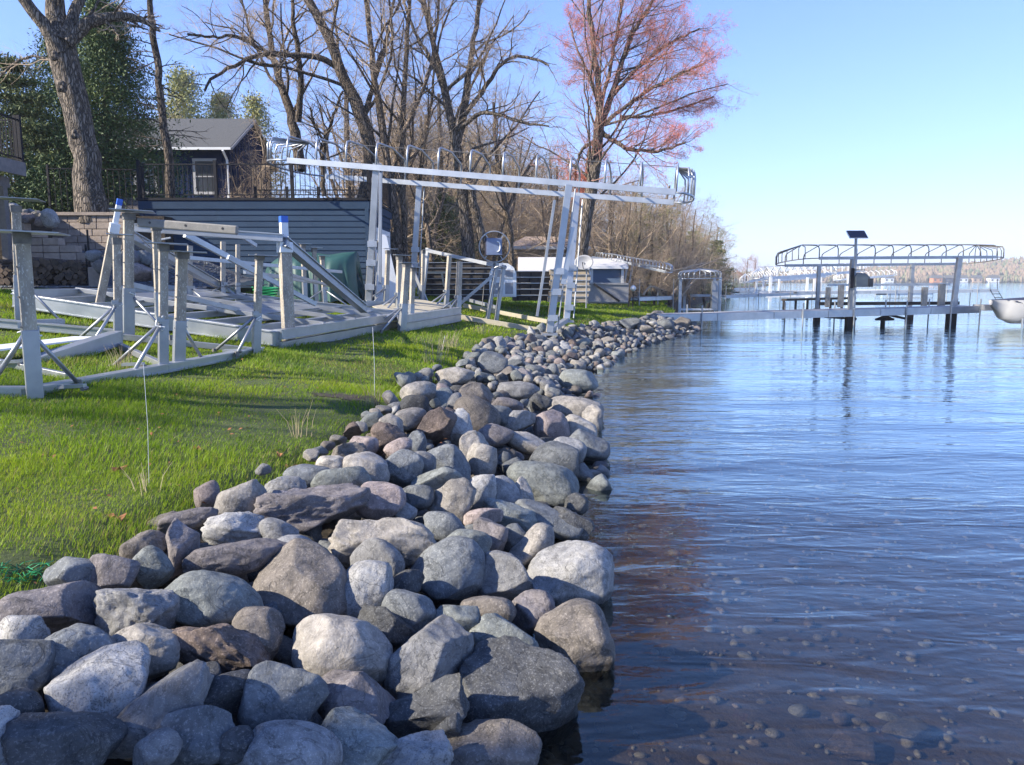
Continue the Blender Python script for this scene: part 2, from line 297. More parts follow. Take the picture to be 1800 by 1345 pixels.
class MB:
    def __init__(s): s.v = []; s.f = []
    def bar(s, a, b, w, h, up=(0,0,1), roll=0):
        a, b = Vector(a), Vector(b); t = (b-a).normalized(); up = Vector(up)
        if abs(t.dot(up)) > .95: up = Vector((0,1,0)) if abs(t.y) < .9 else Vector((1,0,0))
        x = t.cross(up).normalized(); y = x.cross(t).normalized()
        if roll:
            m = Matrix.Rotation(roll, 3, t); x, y = m@x, m@y
        i = len(s.v)
        for p in (a, b):
            for sx, sy in ((-1,-1),(1,-1),(1,1),(-1,1)): s.v.append(p+x*(w/2*sx)+y*(h/2*sy))
        s.f += [(i,i+1,i+2,i+3),(i+7,i+6,i+5,i+4)]+[(i+k,i+4+k,i+4+(k+1)%4,i+(k+1)%4) for k in range(4)]
        return s
    def box(s, c, size, rz=0):
        c = Vector(c); m = Matrix.Rotation(rz, 3, 'Z'); i = len(s.v)
        for z in (-1,1):
            for sx, sy in ((-1,-1),(1,-1),(1,1),(-1,1)):
                s.v.append(c+m@Vector((sx*size[0]/2, sy*size[1]/2, z*size[2]/2)))
        s.f += [(i+3,i+2,i+1,i),(i+4,i+5,i+6,i+7)]+[(i+k,i+(k+1)%4,i+4+(k+1)%4,i+4+k) for k in range(4)]
        return s
    def tube(s, pts, r, n=6, cap=True):
        pts = [Vector(p) for p in pts]; i0 = len(s.v); ref = None
        for k, p in enumerate(pts):
            t = (pts[min(k+1,len(pts)-1)]-pts[max(k-1,0)]).normalized()
            if ref is None: ref = Vector((0,0,1)) if abs(t.z) < .9 else Vector((1,0,0))
            x = t.cross(ref).normalized(); ref = x.cross(t).normalized()
            rr = r[k] if isinstance(r, (list,tuple)) else r
            for j in range(n):
                a = 2*math.pi*j/n; s.v.append(p+x*(rr*math.cos(a))+ref*(rr*math.sin(a)))
        for k in range(len(pts)-1):
            for j in range(n):
                a, b = i0+k*n+j, i0+k*n+(j+1)%n; s.f.append((a, b, b+n, a+n))
        if cap:
            s.f.append(tuple(i0+j for j in range(n))[::-1]); e = i0+(len(pts)-1)*n; s.f.append(tuple(e+j for j in range(n)))
        return s
    def prism(s, poly, d):
        """poly: list of 3D points, extruded by vector d"""
        i = len(s.v); n = len(poly); d = Vector(d)
        s.v += [Vector(p) for p in poly]+[Vector(p)+d for p in poly]
        s.f += [tuple(range(i,i+n))[::-1], tuple(range(i+n,i+2*n))]+[(i+k,i+(k+1)%n,i+n+(k+1)%n,i+n+k) for k in range(n)]
        return s
    def build(s, name, mat, parent=None, bevel=0, smooth=False):
        o0 = origin_of(parent); me = bpy.data.meshes.new(name)
        me.from_pydata([tuple(v-o0) for v in s.v], [], s.f); me.materials.append(MATS[mat])
        if smooth: me.polygons.foreach_set('use_smooth', [True]*len(me.polygons))
        me.update(); o = link(name, me, parent)
        if bevel:
            m = o.modifiers.new('bevel', 'BEVEL'); m.width = bevel; m.segments = 2; m.limit_method = 'ANGLE'
        return o
def copy_tree(o, parent=None):
    c = o.copy(); C.objects.link(c)
    if parent is not None: c.parent = parent
    for ch in list(o.children): copy_tree(ch, c)
    return c
# ---------------------------------------------------------------- ground, lake bed, water
def strip(name, ys, offs, base, zf, mat, kind='structure'):
    Y = np.repeat(ys[:,None], len(offs), 1); X = base(Y)+offs[None,:]
    Z = zf(X, Y); V = np.stack([X,Y,Z], -1).reshape(-1,3); m = len(offs)
    i = np.arange((len(ys)-1)*(m-1)); a = (i//(m-1))*m+i%(m-1)
    o = link(name, arr_mesh(name, V, [np.stack([a, a+1, a+m+1, a+m], 1)], mat, True)); tag(o, kind=kind); return o
ys = np.unique(np.concatenate([np.arange(-8,12,.14), np.arange(12,40,.4), np.arange(40,120,3), np.arange(120,360,20)]))
def lawn_h(x, y): return lawn_z(x, y)
strip('lawn', ys, np.array([-160,-110,-70,-45,-30,-22,-18,-15]+list(np.arange(-13,-.4,.25))+[-.35,-.25,-.15,-.05,0]), Lx, lawn_h, 'lawn_soil')
def bed_base(y): return Lx(y)
strip('lake_bed', ys, np.array([-.02]+list(np.arange(.1,4.6,.14))+[5,6,8,11,16,24,40,70,130,250,500,900]), bed_base, lambda x,y: bank_z(x,y)+.015*np.sin(x*9+y*3)*np.sin(y*7-x*2)*(x<40), 'bed')
bedo = bpy.data.objects['lake_bed']; bedo.data.materials.append(MATS['soil'])
bedo.data.polygons.foreach_set('material_index', [1 if p.center.z > -.10 else 0 for p in bedo.data.polygons])
# beyond the far end of the strips: ground sheet under everything, out to the horizon
V = [(-4000,-300,-3.6),(4300,-300,-3.6),(4300,5000,-3.6),(-4000,5000,-3.6)]
tag(link('terrain', arr_mesh('terrain', V, [[(0,1,2,3)]], 'hill_ground')), kind='structure')
wy = np.array([-60,0,10,30,60,120,300,785.]); 
V = []; 
for y in wy:
    for x in (-80 if y < 100 else -60, 0, 20, 100, 400, 2200): V.append((x, y, 0))
F = [(j*6+i, j*6+i+1, j*6+i+7, j*6+i+6) for j in range(len(wy)-1) for i in range(5)]
tag(link('lake_water', arr_mesh('lake_water', V, [F], 'lake_water', True)), kind='structure')
# ---------------------------------------------------------------- boulders of the shore
def ico(sub):
    import bmesh
    bm = bmesh.new(); bmesh.ops.create_icosphere(bm, subdivisions=sub, radius=1)
    v = np.array([x.co[:] for x in bm.verts]); f = np.array([[a.index for a in x.verts] for x in bm.faces]); bm.free(); return v, f
ICO = {k: ico(k) for k in (1,2,3,4,5)}
def waves(V, f, n, g):
    K = g.normal(size=(n,3)); K /= np.linalg.norm(K, axis=1)[:,None]; K *= f*g.uniform(.6,1.5,(n,1)); ph = g.uniform(0,6.28,n)
    return np.sin(V@K.T+ph).sum(1)/math.sqrt(n)
def stone_mesh(name, ext, sub, mat, seed, cuts=5, sharp=.5, rough=.03):
    """ext = full extents; cuts = flat faces broken off, sharp = how deep they bite"""
    g = np.random.default_rng(seed); v0, f = ICO[sub]; v = v0.copy()
    p = g.uniform(2.2, 3.0) if sharp < .75 else g.uniform(2.6,4)
    v = np.sign(v)*np.abs(v)**(1.0); nrm = (np.abs(v)**p).sum(1)**(1/p); v = v/nrm[:,None]
    q, _ = np.linalg.qr(g.normal(size=(3,3))); a = g.uniform(-.35,.35)
    v = v*(1+.10*waves(v, 1.6, 5, g))[:,None]
    v[:,0] += a*v[:,2]*.5; v[:,0] *= 1+g.uniform(-.2,.2)*v[:,2]
    for _i in range(cuts+3):
        n = g.normal(size=3); n /= np.linalg.norm(n); d = g.uniform(1-.6*sharp-.06, 1-.16*sharp-.03)*np.percentile(v@n, 99.5)
        e = v@n-d; e = np.where(e > 0, e, 0); v = v-np.outer(e*(.97 if sharp>.45 else .88), n)
    rough = rough*1.25+.004
    v = v*(1+rough*waves(v, 4, 10, g)+rough*.5*waves(v, 11, 14, g)+rough*.3*waves(v, 27, 16, g))[:,None]
    if rough > .05: v = v*(1-.05*np.abs(waves(v, 17, 14, g)))[:,None]
    lo, hi = v.min(0), v.max(0); v = (v-(lo+hi)/2)/((hi-lo)/2)
    v = v*np.array(ext)/2
    return arr_mesh(name, v, [f], mat, True)
camR = Matrix.Rotation(R(90)-PITCH, 3, 'X')
HERO = [ # cx, cy, w, h, rotation, stone, cuts, sharpness, roughness, label
(421,883,88,66,10,'tan',5,.5,.02,'tan rounded cone-shaped boulder at the lawn edge'),
(331,914,94,34,16,'purple',4,.4,.03,'thin purple-brown leaning stone between lawn and white rock'),
(418,931,112,58,5,'pale',4,.6,.07,'crusty snow-white boulder just below the tan cone-shaped boulder'),
(316,966,58,92,-12,'purple',6,.9,.03,'upright grey-mauve wedge stone standing on edge near the lawn'),
(254,962,76,48,32,'brown',4,.4,.02,'grey-brown tilted oval stone touching the grass'),
(266,998,58,68,35,'green',3,.4,.02,'olive-green egg-shaped stone left of the upright wedge'),
(416,984,162,62,6,'purple',4,.45,.03,'long grey-pink loaf-shaped boulder with pointed right tip'),
(136,1014,98,60,-8,'blue',5,.6,.02,'blue-grey sloping stone at the left edge by the dark soil'),
(196,1012,78,66,-5,'purple',5,.7,.02,'mauve squarish stone behind the blue-grey sloping stone'),
(88,1073,182,86,6,'purple',4,.75,.03,'wide flat mauve slab stone at the left edge of the picture'),
(242,1080,146,96,-8,'grey',5,.6,.05,'mottled grey pitted boulder beside the wide mauve slab'),
(377,1060,166,100,-4,'green',3,.25,.015,'smooth dark grey-green oval boulder above the lava rock'),
(541,1030,170,144,-12,'brown',5,.55,.02,'largest grey-brown rounded boulder in the middle of the near pile'),
(40,1130,82,92,10,'pale',4,.4,.04,'speckled white stone at the left edge below the mauve slab'),
(134,1158,128,108,32,'blue',4,.5,.03,'dark blue-grey boulder with a tan fleck beside the white one'),
(250,1146,112,92,15,'cream',4,.35,.02,'light tan-grey rounded boulder left of the lava rock'),
(386,1144,176,86,-16,'rust',5,.6,.075,'rust-black pitted lava rock among smooth boulders'),
(180,1218,156,144,20,'pale',5,.4,.025,'big pale speckled granite boulder, rounded, lower left'),
(281,1250,186,104,56,'grey',5,.5,.02,'long lilac-grey boulder tilted up to a blunt tip'),
(28,1190,108,120,0,'blue',4,.4,.02,'dark blue-grey boulder cut by the left picture edge'),
(24,1254,90,80,0,'dark',4,.6,.03,'small near-black stone at the left picture edge'),
(107,1318,186,120,-5,'dark',4,.4,.03,'broad dark slate boulder at the bottom left corner'),
(2,1310,70,120,0,'pale',4,.4,.03,'pale cropped stone in the bottom left corner'),
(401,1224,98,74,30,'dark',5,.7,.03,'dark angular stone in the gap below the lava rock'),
(350,1294,110,100,20,'blue',5,.6,.02,'dark blue boulder right of the long lilac-grey boulder'),
(493,1238,134,118,-15,'blue',5,.65,.03,'blue-grey wedge boulder with a sunlit cream patch'),
(508,1330,172,112,3,'grey',3,.3,.015,'smooth pale blue-grey rounded boulder at the bottom edge'),
(418,1310,66,60,0,'dark',4,.5,.02,'small dark stone at the bottom between two boulders'),
(453,1116,84,90,0,'brown',4,.4,.03,'dark brown stone half hidden behind the lava rock'),
(490,938,64,52,0,'grey',3,.4,.02,'small grey stone right of the snow-white boulder'),
(515,962,72,40,0,'grey',3,.4,.02,'low grey stone on top of the largest grey-brown boulder'),
(272,1322,84,60,35,'grey',5,.6,.02,'small grey pointed stone under the long lilac-grey boulder'),
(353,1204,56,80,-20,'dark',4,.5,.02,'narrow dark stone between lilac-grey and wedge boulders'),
(554,896,184,82,9,'purple',7,.85,.06,'jagged purple-brown boulder with a broken top, at the lawn side'),
(669,880,82,62,-8,'pink',4,.4,.02,'smooth pink-mauve round stone right of the jagged one'),
(732,875,58,42,0,'blue',4,.5,.02,'small blue-grey stone right of the pink-mauve round one'),
(791,884,84,82,0,'tan',5,.75,.04,'tan peaked boulder with mossy shoulder in mid pile'),
(842,866,56,66,-10,'pale',4,.45,.03,'white-grey egg-shaped stone right of the tan peaked boulder'),
(886,870,52,66,20,'grey',3,.3,.02,'light grey speckled oval stone left of the leaning slab'),
(921,879,76,34,-72,'tan',4,.7,.03,'narrow tan slab leaning against the big tan-green boulder'),
(954,853,122,76,-10,'green',3,.3,.02,'big smooth tan-green egg-shaped boulder near the water'),
(850,911,66,32,4,'pink',4,.6,.02,'flat pink stone in the middle of the pile'),
(897,907,96,42,-20,'green',5,.8,.04,'grey-green slab sloping to the right below the flat pink stone'),
(780,926,70,48,-8,'blue',4,.4,.02,'pale blue-grey stone under the tan peaked boulder'),
(676,960,178,94,-5,'tan',6,.65,.04,'wide two-tone boulder, dark left end and tan right end'),
(666,992,90,74,-38,'grey',5,.6,.02,'lilac-grey sloping stone in front of the two-tone boulder'),
(822,956,76,50,-15,'green',4,.4,.02,'grey-green rounded stone above the large blue-green boulder'),
(862,947,58,70,0,'purple',4,.6,.02,'upright mauve-grey block stone in mid pile'),
(905,946,50,48,0,'blue',4,.6,.02,'small dark bluish stone beside the mauve block'),
(934,963,96,54,36,'tan',4,.5,.03,'tan-grey long stone climbing to the right in mid pile'),
(792,1010,128,112,32,'blue',4,.5,.02,'large blue-green boulder, rounded and sloping'),
(879,1022,110,98,0,'grey',6,.7,.03,'grey peaked boulder with a sunlit tan face'),
(1000,1014,146,122,-8,'pale',5,.4,.022,'largest pale lichen-covered boulder at the waterline'),
(642,1040,88,104,-10,'pale',4,.4,.025,'speckled green-white boulder right of the largest grey-brown one'),
(713,1028,66,44,25,'dark',4,.5,.03,'small dark purple stone left of the large blue-green boulder'),
(938,1080,80,80,-5,'purple',5,.65,.05,'dark speckled mauve block stone under the lichen boulder'),
(857,1073,90,56,-20,'brown',4,.4,.02,'dark brown smooth stone below the grey peaked boulder'),
(720,1080,96,70,-15,'blue',4,.4,.02,'dark teal sloping stone in the shade'),
(800,1094,86,56,3,'green',5,.7,.02,'teal-grey block stone with a pale top edge'),
(888,1120,124,70,-8,'green',5,.6,.03,'dark green-brown boulder above the huge waterside boulder'),
(1012,1134,128,136,25,'brown',5,.5,.03,'dark grey-brown boulder on the waterline below the lichen boulder'),
(680,1113,108,76,-15,'dark',7,.9,.06,'dark jagged blue-grey stone between smooth boulders'),
(603,1150,168,120,-6,'tan',3,.3,.02,'smooth tan-grey rounded boulder, lower middle'),
(758,1170,164,118,36,'grey',5,.9,.03,'flat-faced light grey block boulder tilted to the right'),
(625,1234,132,96,-4,'purple',6,.85,.03,'boxy mauve-grey stone with a notched top'),
(750,1250,142,76,24,'dark',5,.8,.03,'dark block boulder wedged under the light grey block'),
(914,1220,208,172,-12,'dark',6,.65,.035,'huge dark green-grey boulder at the water, bottom centre'),
(787,1284,78,36,28,'dark',5,.95,.03,'thin dark slab stone leaning at the bottom'),
(857,1316,176,96,-6,'brown',5,.6,.03,'brown boulder at the bottom edge under the huge dark one'),
(730,1332,126,76,8,'pale',6,.7,.04,'pale broken stone at the bottom edge'),
(625,1310,130,100,-25,'green',5,.6,.03,'dark teal boulder at the bottom right of the pale blue one'),
(962,914,118,44,-22,'blue',4,.5,.02,'dark flat blue stone sloping to the water'),
(1002,926,78,52,-20,'dark',4,.5,.04,'dark stone at the waterline above the lichen boulder'),
(1012,890,42,44,0,'dark',4,.5,.02,'small wet black stone at the water'),
(545,837,82,44,12,'blue',3,.3,.02,'blue-grey oval stone touching the lawn'),
(502,858,68,40,0,'grey',3,.3,.04,'speckled grey stone at the lawn edge above the jagged boulder'),
(600,846,98,44,8,'green',4,.5,.02,'pale green-grey flat-topped stone above the jagged boulder'),
(644,827,76,62,0,'tan',4,.35,.02,'tan-grey round boulder near the grass'),
(582,821,52,38,0,'cream',3,.3,.02,'small cream stone by the grass'),
(612,797,62,38,30,'brown',5,.6,.09,'crumbly brown and white stone at the lawn edge'),
(640,782,48,32,-15,'pink',4,.6,.02,'small pink block stone at the lawn edge'),
(685,770,66,60,15,'rust',4,.5,.05,'rust-brown boulder at the lawn edge'),
(703,792,48,38,25,'pink',3,.4,.02,'reddish stone under the rust-brown boulder'),
(705,824,70,66,-20,'blue',4,.35,.02,'smooth dark blue-grey boulder in the upper pile'),
(731,782,36,46,0,'blue',4,.4,.04,'speckled blue stone behind the dark blue-grey boulder'),
(742,820,46,50,0,'grey',4,.5,.02,'grey stone right of the dark blue-grey boulder'),
(768,750,66,68,-8,'rust',6,.8,.05,'dark rust squarish boulder in the upper pile'),
(806,754,46,66,15,'pale',4,.5,.04,'pale grey stone leaning on the rust squarish boulder'),
(834,735,80,68,-30,'brown',4,.45,.02,'grey-brown sloping boulder in the upper pile'),
(722,738,52,40,0,'tan',3,.4,.02,'tan stone at the grass above the rust-brown boulder'),
(688,748,44,36,-20,'tan',3,.3,.02,'small tan stone at the grass edge'),
(788,813,84,60,-15,'blue',5,.5,.02,'dark blue sloping boulder in the upper pile'),
(835,788,52,58,0,'cream',5,.6,.03,'cream peaked stone in the upper pile'),
(846,811,52,60,0,'tan',5,.7,.02,'tan and shadowed peaked stone below the cream one'),
(871,766,60,40,-4,'purple',3,.4,.02,'mauve stone with a dark flat top'),
(969,754,64,62,-25,'pink',4,.5,.02,'brown-pink boulder near the water in the upper pile'),
(929,780,84,34,-20,'cream',4,.7,.02,'cream elongated slab sloping toward the water'),
(1024,789,88,58,-18,'blue',4,.5,.02,'dark slate boulder in the water edge'),
(998,796,60,50,-10,'pale',3,.3,.02,'light grey round stone beside the dark slate boulder'),
(978,812,84,68,-25,'blue',4,.5,.02,'blue-grey boulder above the big tan-green one'),
(1012,722,92,46,-12,'tan',4,.4,.03,'large tan boulder on the point by the water'),
(1042,746,36,66,0,'tan',4,.5,.04,'tan upright stone at the end of the point'),
(1018,760,62,48,-25,'cream',3,.4,.02,'olive-cream round stone on the point'),
(768,848,88,46,10,'green',4,.6,.02,'green-grey stone above the tan peaked boulder'),
(836,699,60,50,-5,'brown',5,.6,.04,'brown striped boulder at the top of the bend'),
(866,640,50,42,0,'blue',5,.6,.03,'dark blue-grey boulder among small stones beyond the bend'),
(1016,672,68,44,-12,'green',5,.5,.03,'grey-green boulder by the water beyond the point'),
(735,690,60,36,8,'cream',3,.4,.02,'bright cream stone at the grass corner'),
(730,716,50,40,0,'dark',5,.8,.02,'dark angular stone under the bright cream one'),
(800,661,66,30,6,'tan',4,.4,.02,'tan low stone at the lawn edge beyond the bend'),
(911,687,70,32,-8,'grey',4,.4,.02,'grey low stone in the middle beyond the bend'),
(889,715,58,30,-10,'purple',4,.5,.02,'dark red-grey flat stone in the middle of the bend'),
(875,733,50,38,-10,'blue',4,.4,.02,'blue-grey stone below the dark red-grey flat one'),
(911,742,58,38,0,'grey',4,.6,.02,'grey stone with white edge in the bend'),
(951,709,38,34,0,'dark',5,.6,.06,'small dark crumbly stone in the bend'),
(1107,569,36,24,-15,'blue',5,.9,.02,'tilted blue-grey slab where the lawn meets the far rocks'),
(1134,578,32,15,-14,'tan',5,.95,.01,'tan block stone beside the tilted blue-grey slab'),
(1196,571,34,26,0,'brown',4,.5,.03,'large brown boulder under the end of the dock'),
(1215,572,18,20,0,'blue',4,.5,.03,'small blue boulder right under the dock post'),
(1165,574,40,26,0,'blue',5,.6,.04,'dark blue-grey boulder left of the brown one under the dock'),
]
def pile_z(x, y):
    """top of the heap of stones"""
    l, w = Lx(y), Wx(y); s = np.clip((x-l)/max(w-l, .3), -.1, 1.1)
    return float(.56*(1-max(s,0)**1.5)+.05-.06*max(s-1,0)*10)
def hit_pile(px, py, dz=0):
    d = ray(px, py); o = Vector((0,0,CAMZ)); t = 1.2
    while t < 60:
        p = o+d*t
        if p.z <= pile_z(p.x, p.y)+dz: return p
        t += .02
    return p
placed = []  # px, py, halfw, halfh, short label
for i, (cx, cy, w, h, rot, st, cuts, sh, ro, lab) in enumerate(HERO):
    p = hit_pile(cx, cy, .02); D = (p-Vector((0,0,CAMZ))).length
    fwd = ray(cx, cy).normalized(); k = (ray(cx,cy).length)*FPX/D/ray(cx,cy).length
    ww, hh = w*1.10/FPX*p.y/ray(cx,cy).y, h*1.10/FPX*p.y/ray(cx,cy).y
    dd = (ww*hh)**.5*.95
    c = p + fwd*(dd*.16)
    sub = 5 if w*h > 9000 else (4 if w*h > 1500 else 3)
    me = stone_mesh('boulder', (ww, dd, hh), sub, 'stone_'+st, 100+i, cuts, sh, ro)
    # local x = picture right, y = away, z = up in the picture
    right = Vector((1,0,0)); up = right.cross(fwd).normalized(); right = fwd.cross(up).normalized()
    M = Matrix((right, fwd, up)).transposed().to_4x4() @ Matrix.Rotation(-R(rot), 4, 'Y')
    o = link('boulder', me); o.matrix_world = Matrix.Translation(c) @ M
    tag(o, lab, 'boulder', 'stones of the shoreline riprap')
    placed.append((cx, cy, w/2, h/2, lab, c, max(ww,hh)/2))
# fill between and beyond them
TYPES = ['grey','blue','green','tan','purple','dark','rust','pale','pink','brown','cream']
PROB = np.array([.2,.17,.1,.13,.09,.07,.04,.07,.05,.05,.03]); PROB /= PROB.sum()
lib = {}
for t in TYPES:
    for k in range(3):
        g = np.random.default_rng(900+TYPES.index(t)*7+k); e = (1, g.uniform(.6,.95), g.uniform(.5,.8))
        lib[t,k] = (stone_mesh('stone', e, 3, 'stone_'+t, 500+TYPES.index(t)*9+k, 5, g.uniform(.4,.85), .035), e)
def project(p):
    q = camR.transposed() @ (Vector(p)-Vector((0,0,CAMZ))); return 900+FPX*q.x/-q.z, 672.5-FPX*q.y/-q.z, -q.z
cands = []
g = np.random.default_rng(5); cells = {}
def free(x, y, z, r):
    for dx in range(-3,4):
        for dy in range(-3,4):
            for (a,b,c,q) in cells.get((int(x/.15)+dx, int(y/.15)+dy), ()):
                if (a-x)**2+(b-y)**2+(c-z)**2*2 < ((r+q)*.84)**2: return False
    return True
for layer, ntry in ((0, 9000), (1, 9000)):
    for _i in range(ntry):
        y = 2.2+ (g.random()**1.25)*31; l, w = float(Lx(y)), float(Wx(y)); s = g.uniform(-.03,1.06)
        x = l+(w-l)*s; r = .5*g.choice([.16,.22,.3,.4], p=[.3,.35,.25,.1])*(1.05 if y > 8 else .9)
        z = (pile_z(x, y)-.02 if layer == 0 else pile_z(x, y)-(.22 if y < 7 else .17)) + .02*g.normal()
        px, py, D = project((x,y,z))
        rp = r*FPX/D
        if layer == 0:
            if py > 905 or D < 5: continue
            if any(abs(px-a)/(b2+rp*.55) < 1 and abs(py-b)/(c2+rp*.45) < 1 and ((px-a)/(b2+rp*.55))**2+((py-b)/(c2+rp*.45))**2 < 1 for a,b,b2,c2,*_ in placed[:117]): continue
        if not free(x, y, z, r): continue
        cells.setdefault((int(x/.15), int(y/.15)), []).append((x,y,z,r))
        cands.append((layer, x, y, z, r, px, py, rp))
def inframe(c): return -20 < c[5] < 1820 and c[6] < 1370
cands = [c for c in cands if inframe(c)]
cands.sort(key=lambda c: -(c[7] if c[0] == 0 else c[7]*.35))
CN = dict(grey='grey', blue='blue-grey', green='green-grey', tan='tan', purple='mauve-grey', dark='dark', rust='rust-brown', pale='whitish', pink='pinkish', brown='brown', cream='cream')
hc = np.array([[a,b] for a,b,*_ in placed])
restV, restF, off = {}, {}, {}
usedlab = {}
for i, (layer, x, y, z, r, px, py, rp) in enumerate(cands):
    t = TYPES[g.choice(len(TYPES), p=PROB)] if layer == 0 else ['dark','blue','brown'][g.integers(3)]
    k = int(g.integers(3)); me, e = lib[t,k]
    M = Matrix.Translation((x,y,z)) @ Matrix.Rotation(g.uniform(0,6.28),4,'Z') @ Matrix.Rotation(g.normal()*.45,4,'X') @ Matrix.Rotation(g.normal()*.45,4,'Y')
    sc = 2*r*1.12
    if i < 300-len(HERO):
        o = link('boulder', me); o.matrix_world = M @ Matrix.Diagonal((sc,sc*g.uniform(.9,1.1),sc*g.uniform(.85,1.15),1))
        d2 = np.hypot(hc[:,0]-px, (hc[:,1]-py)*1.5); j = int(np.argmin(d2)); ref = placed[j][4]
        for w_ in (' at the', ' in the', ' near the', ' beside', ' among', ' with', ' between', ' right of', ' left of', ' below', ' above', ' by the', ',', ' under', ' behind', ' just', ' beyond', ' touching', ' half', ' cut', ' leaning', ' on', ' sloping', ' wedged', ' where', ' tilted', ' standing'):
            if w_ in ref: ref = ref.split(w_)[0] if len(ref.split(w_)[0].split()) > 2 else ref
        dx, dy = px-hc[j,0], py-hc[j,1]
        side = ('right of' if dx > 0 else 'left of') if abs(dx) > abs(dy)*1.5 else ('below' if dy > 0 else 'above')
        size = 'small' if r < .1 else ('medium' if r < .16 else 'larger')
        if layer: lab = f'{CN[t]} {size} stone deep in the gap {side} the {ref}'
        elif hc[j,1] < 600 or d2[j] > 90: lab = f'{size} {CN[t]} stone in the far riprap, '+('lawn side' if (x-Lx(y))/(Wx(y)-Lx(y)) < .35 else ('water side' if (x-Lx(y))/(Wx(y)-Lx(y)) > .7 else 'middle of the slope'))+(' toward the bend' if y < 18 else ' toward the dock')
        else: lab = f'{size} {CN[t]} stone {side} the {ref}'
        words = lab.split()
        if len(words) > 16: lab = ' '.join(words[:16])
        tag(o, lab, 'boulder', 'stones of the shoreline riprap')
    else:
        vv, ff = ICO[2] if rp < 14 else ICO[3]
        key = t
        gg = np.random.default_rng(i); v = vv*(1+.12*waves(vv, 2.2, 6, gg)+.03*waves(vv,7,8,gg))[:,None]
        for _k in range(3):
            n = gg.normal(size=3); n /= np.linalg.norm(n); ee = np.maximum(v@n-.68, 0); v = v-np.outer(ee*.9, n)
        v = v*np.array(e)*sc*.5; m3 = np.array(M.to_3x3()); v = v@m3.T+np.array(M.translation)
        restV.setdefault(key, []).append(v); restF.setdefault(key, []).append(ff+off.get(key,0)); off[key] = off.get(key,0)+len(v)
# one object of the smallest stones (one material slot per kind of stone)
Vs, Fs, mi, o_ = [], [], [], 0
for t in restV:
    V = np.concatenate(restV[t]); F = np.concatenate(restF[t]); Vs.append(V); Fs.append(F+o_); mi += [TYPES.index(t)]*len(F); o_ += len(V)
me = arr_mesh('small_riprap_stones', np.concatenate(Vs), [np.concatenate(Fs)], 'stone_grey', True)
me.materials.clear()
for t in TYPES: me.materials.append(MATS['stone_'+t])
me.polygons.foreach_set('material_index', mi)
tag(link('small_riprap_stones', me), 'mass of smaller loose stones filling the shoreline riprap between lawn and water', 'stones', kind='stuff')
# stones on the lake bed
Vs, Fs, mi, o_ = [], [], [], 0; g = np.random.default_rng(77)
for i in range(4200):
    y = 1.6+g.random()**1.4*12; x = float(Wx(y))-.1+g.random()**1.3*6.5; r = g.choice([.014,.022,.036,.06],p=[.50,.33,.14,.03])
    vv, ff = ICO[2] if r > .03 else ICO[1]; gg = np.random.default_rng(5000+i); v = vv*(1+.22*waves(vv, 2.2, 5, gg))[:,None]*np.array([1,gg.uniform(.5,.9),.5])*r
    a = g.uniform(0,6.28); c_, s_ = math.cos(a), math.sin(a); v = v@np.array([[c_,-s_,0],[s_,c_,0],[0,0,1]]).T
    v = v+np.array([x,y,float(bank_z(x,y))+r*.15]); Vs.append(v); Fs.append(ff+o_); o_ += len(v)
    mi += [g.choice([0,3,8,9,6,7,10], p=[.20,.22,.12,.26,.16,.01,.03])]*len(ff)
me = arr_mesh('lake_bed_stones', np.concatenate(Vs), [np.concatenate(Fs)], 'stone_grey', True); me.materials.clear()
for t in TYPES: me.materials.append(MATS['stone_'+t])
me.polygons.foreach_set('material_index', mi)
tag(link('lake_bed_stones', me), 'brown and grey pebbles on the lake bed seen through shallow water', 'pebbles', kind='stuff')
for (px, py, w, st, lab) in ((1492,1325,.24,'rust','flat red stone under the water at the bottom edge'), (1590,1285,.26,'brown','brown angular stone under the water right of the flat red one'),
                             (1190,1300,.09,'tan','small yellow-tan pebble under water near the bottom edge'), (1505,1235,.14,'tan','tan flat stone under the water, off the huge dark boulder')):
    p = atZ(px, py, -.3); zz = float(bank_z(p.x, p.y)); me = stone_mesh('submerged_stone', (w, w*.8, w*.35), 4, 'stone_'+st, int(px), 6, .8, .03)
    o = link('submerged_stone', me, loc=(p.x, p.y, zz+w*.12)); o.rotation_euler.z = px; tag(o, lab, 'stone')
# ---------------------------------------------------------------- garage with roof deck
def px2(px, Y): return (px-900)/FPX*Y/ (ray(900,493.5).y)   # X at depth Y (horizon row)
GX0, GX1, GY0, GY1, GZ0, GZ1 = -11.3, -4.35, 24.0, 28.2, 1.15, 4.42
gar = thing('garage', 'slate blue lap-sided garage with a flat roof terrace and a white garage door', 'garage', ((GX0+GX1)/2, 26, GZ0))
MB().box(((GX0+GX1)/2, (GY0+GY1)/2+.02, (GZ0+GZ1)/2-.03), (GX1-GX0-.06, GY1-GY0-.06, GZ1-GZ0-.06)).build('wall', 'navy_siding', gar)
n = 17; ph = (GZ1-.26-GZ0)/n
for k in range(n):
    z = GZ0+ph*k
    cuts = [GX0+.12, GX0+2.3+random.uniform(-.9,.9), GX0+4.6+random.uniform(-.9,.9), GX1-.12]
    for a, b in zip(cuts, cuts[1:]):
        m = MB(); m.prism([(a+.002,GY0-.004,z+ph+.02),(a+.002,GY0-.030,z),(a+.002,GY0+.0,z),(a+.002,GY0+.012,z+ph+.02)], (b-a-.004,0,0)); m.build('siding_plank', 'slate_siding', gar)
DY0, DY1, DZ1 = 24.75, 27.45, 3.5
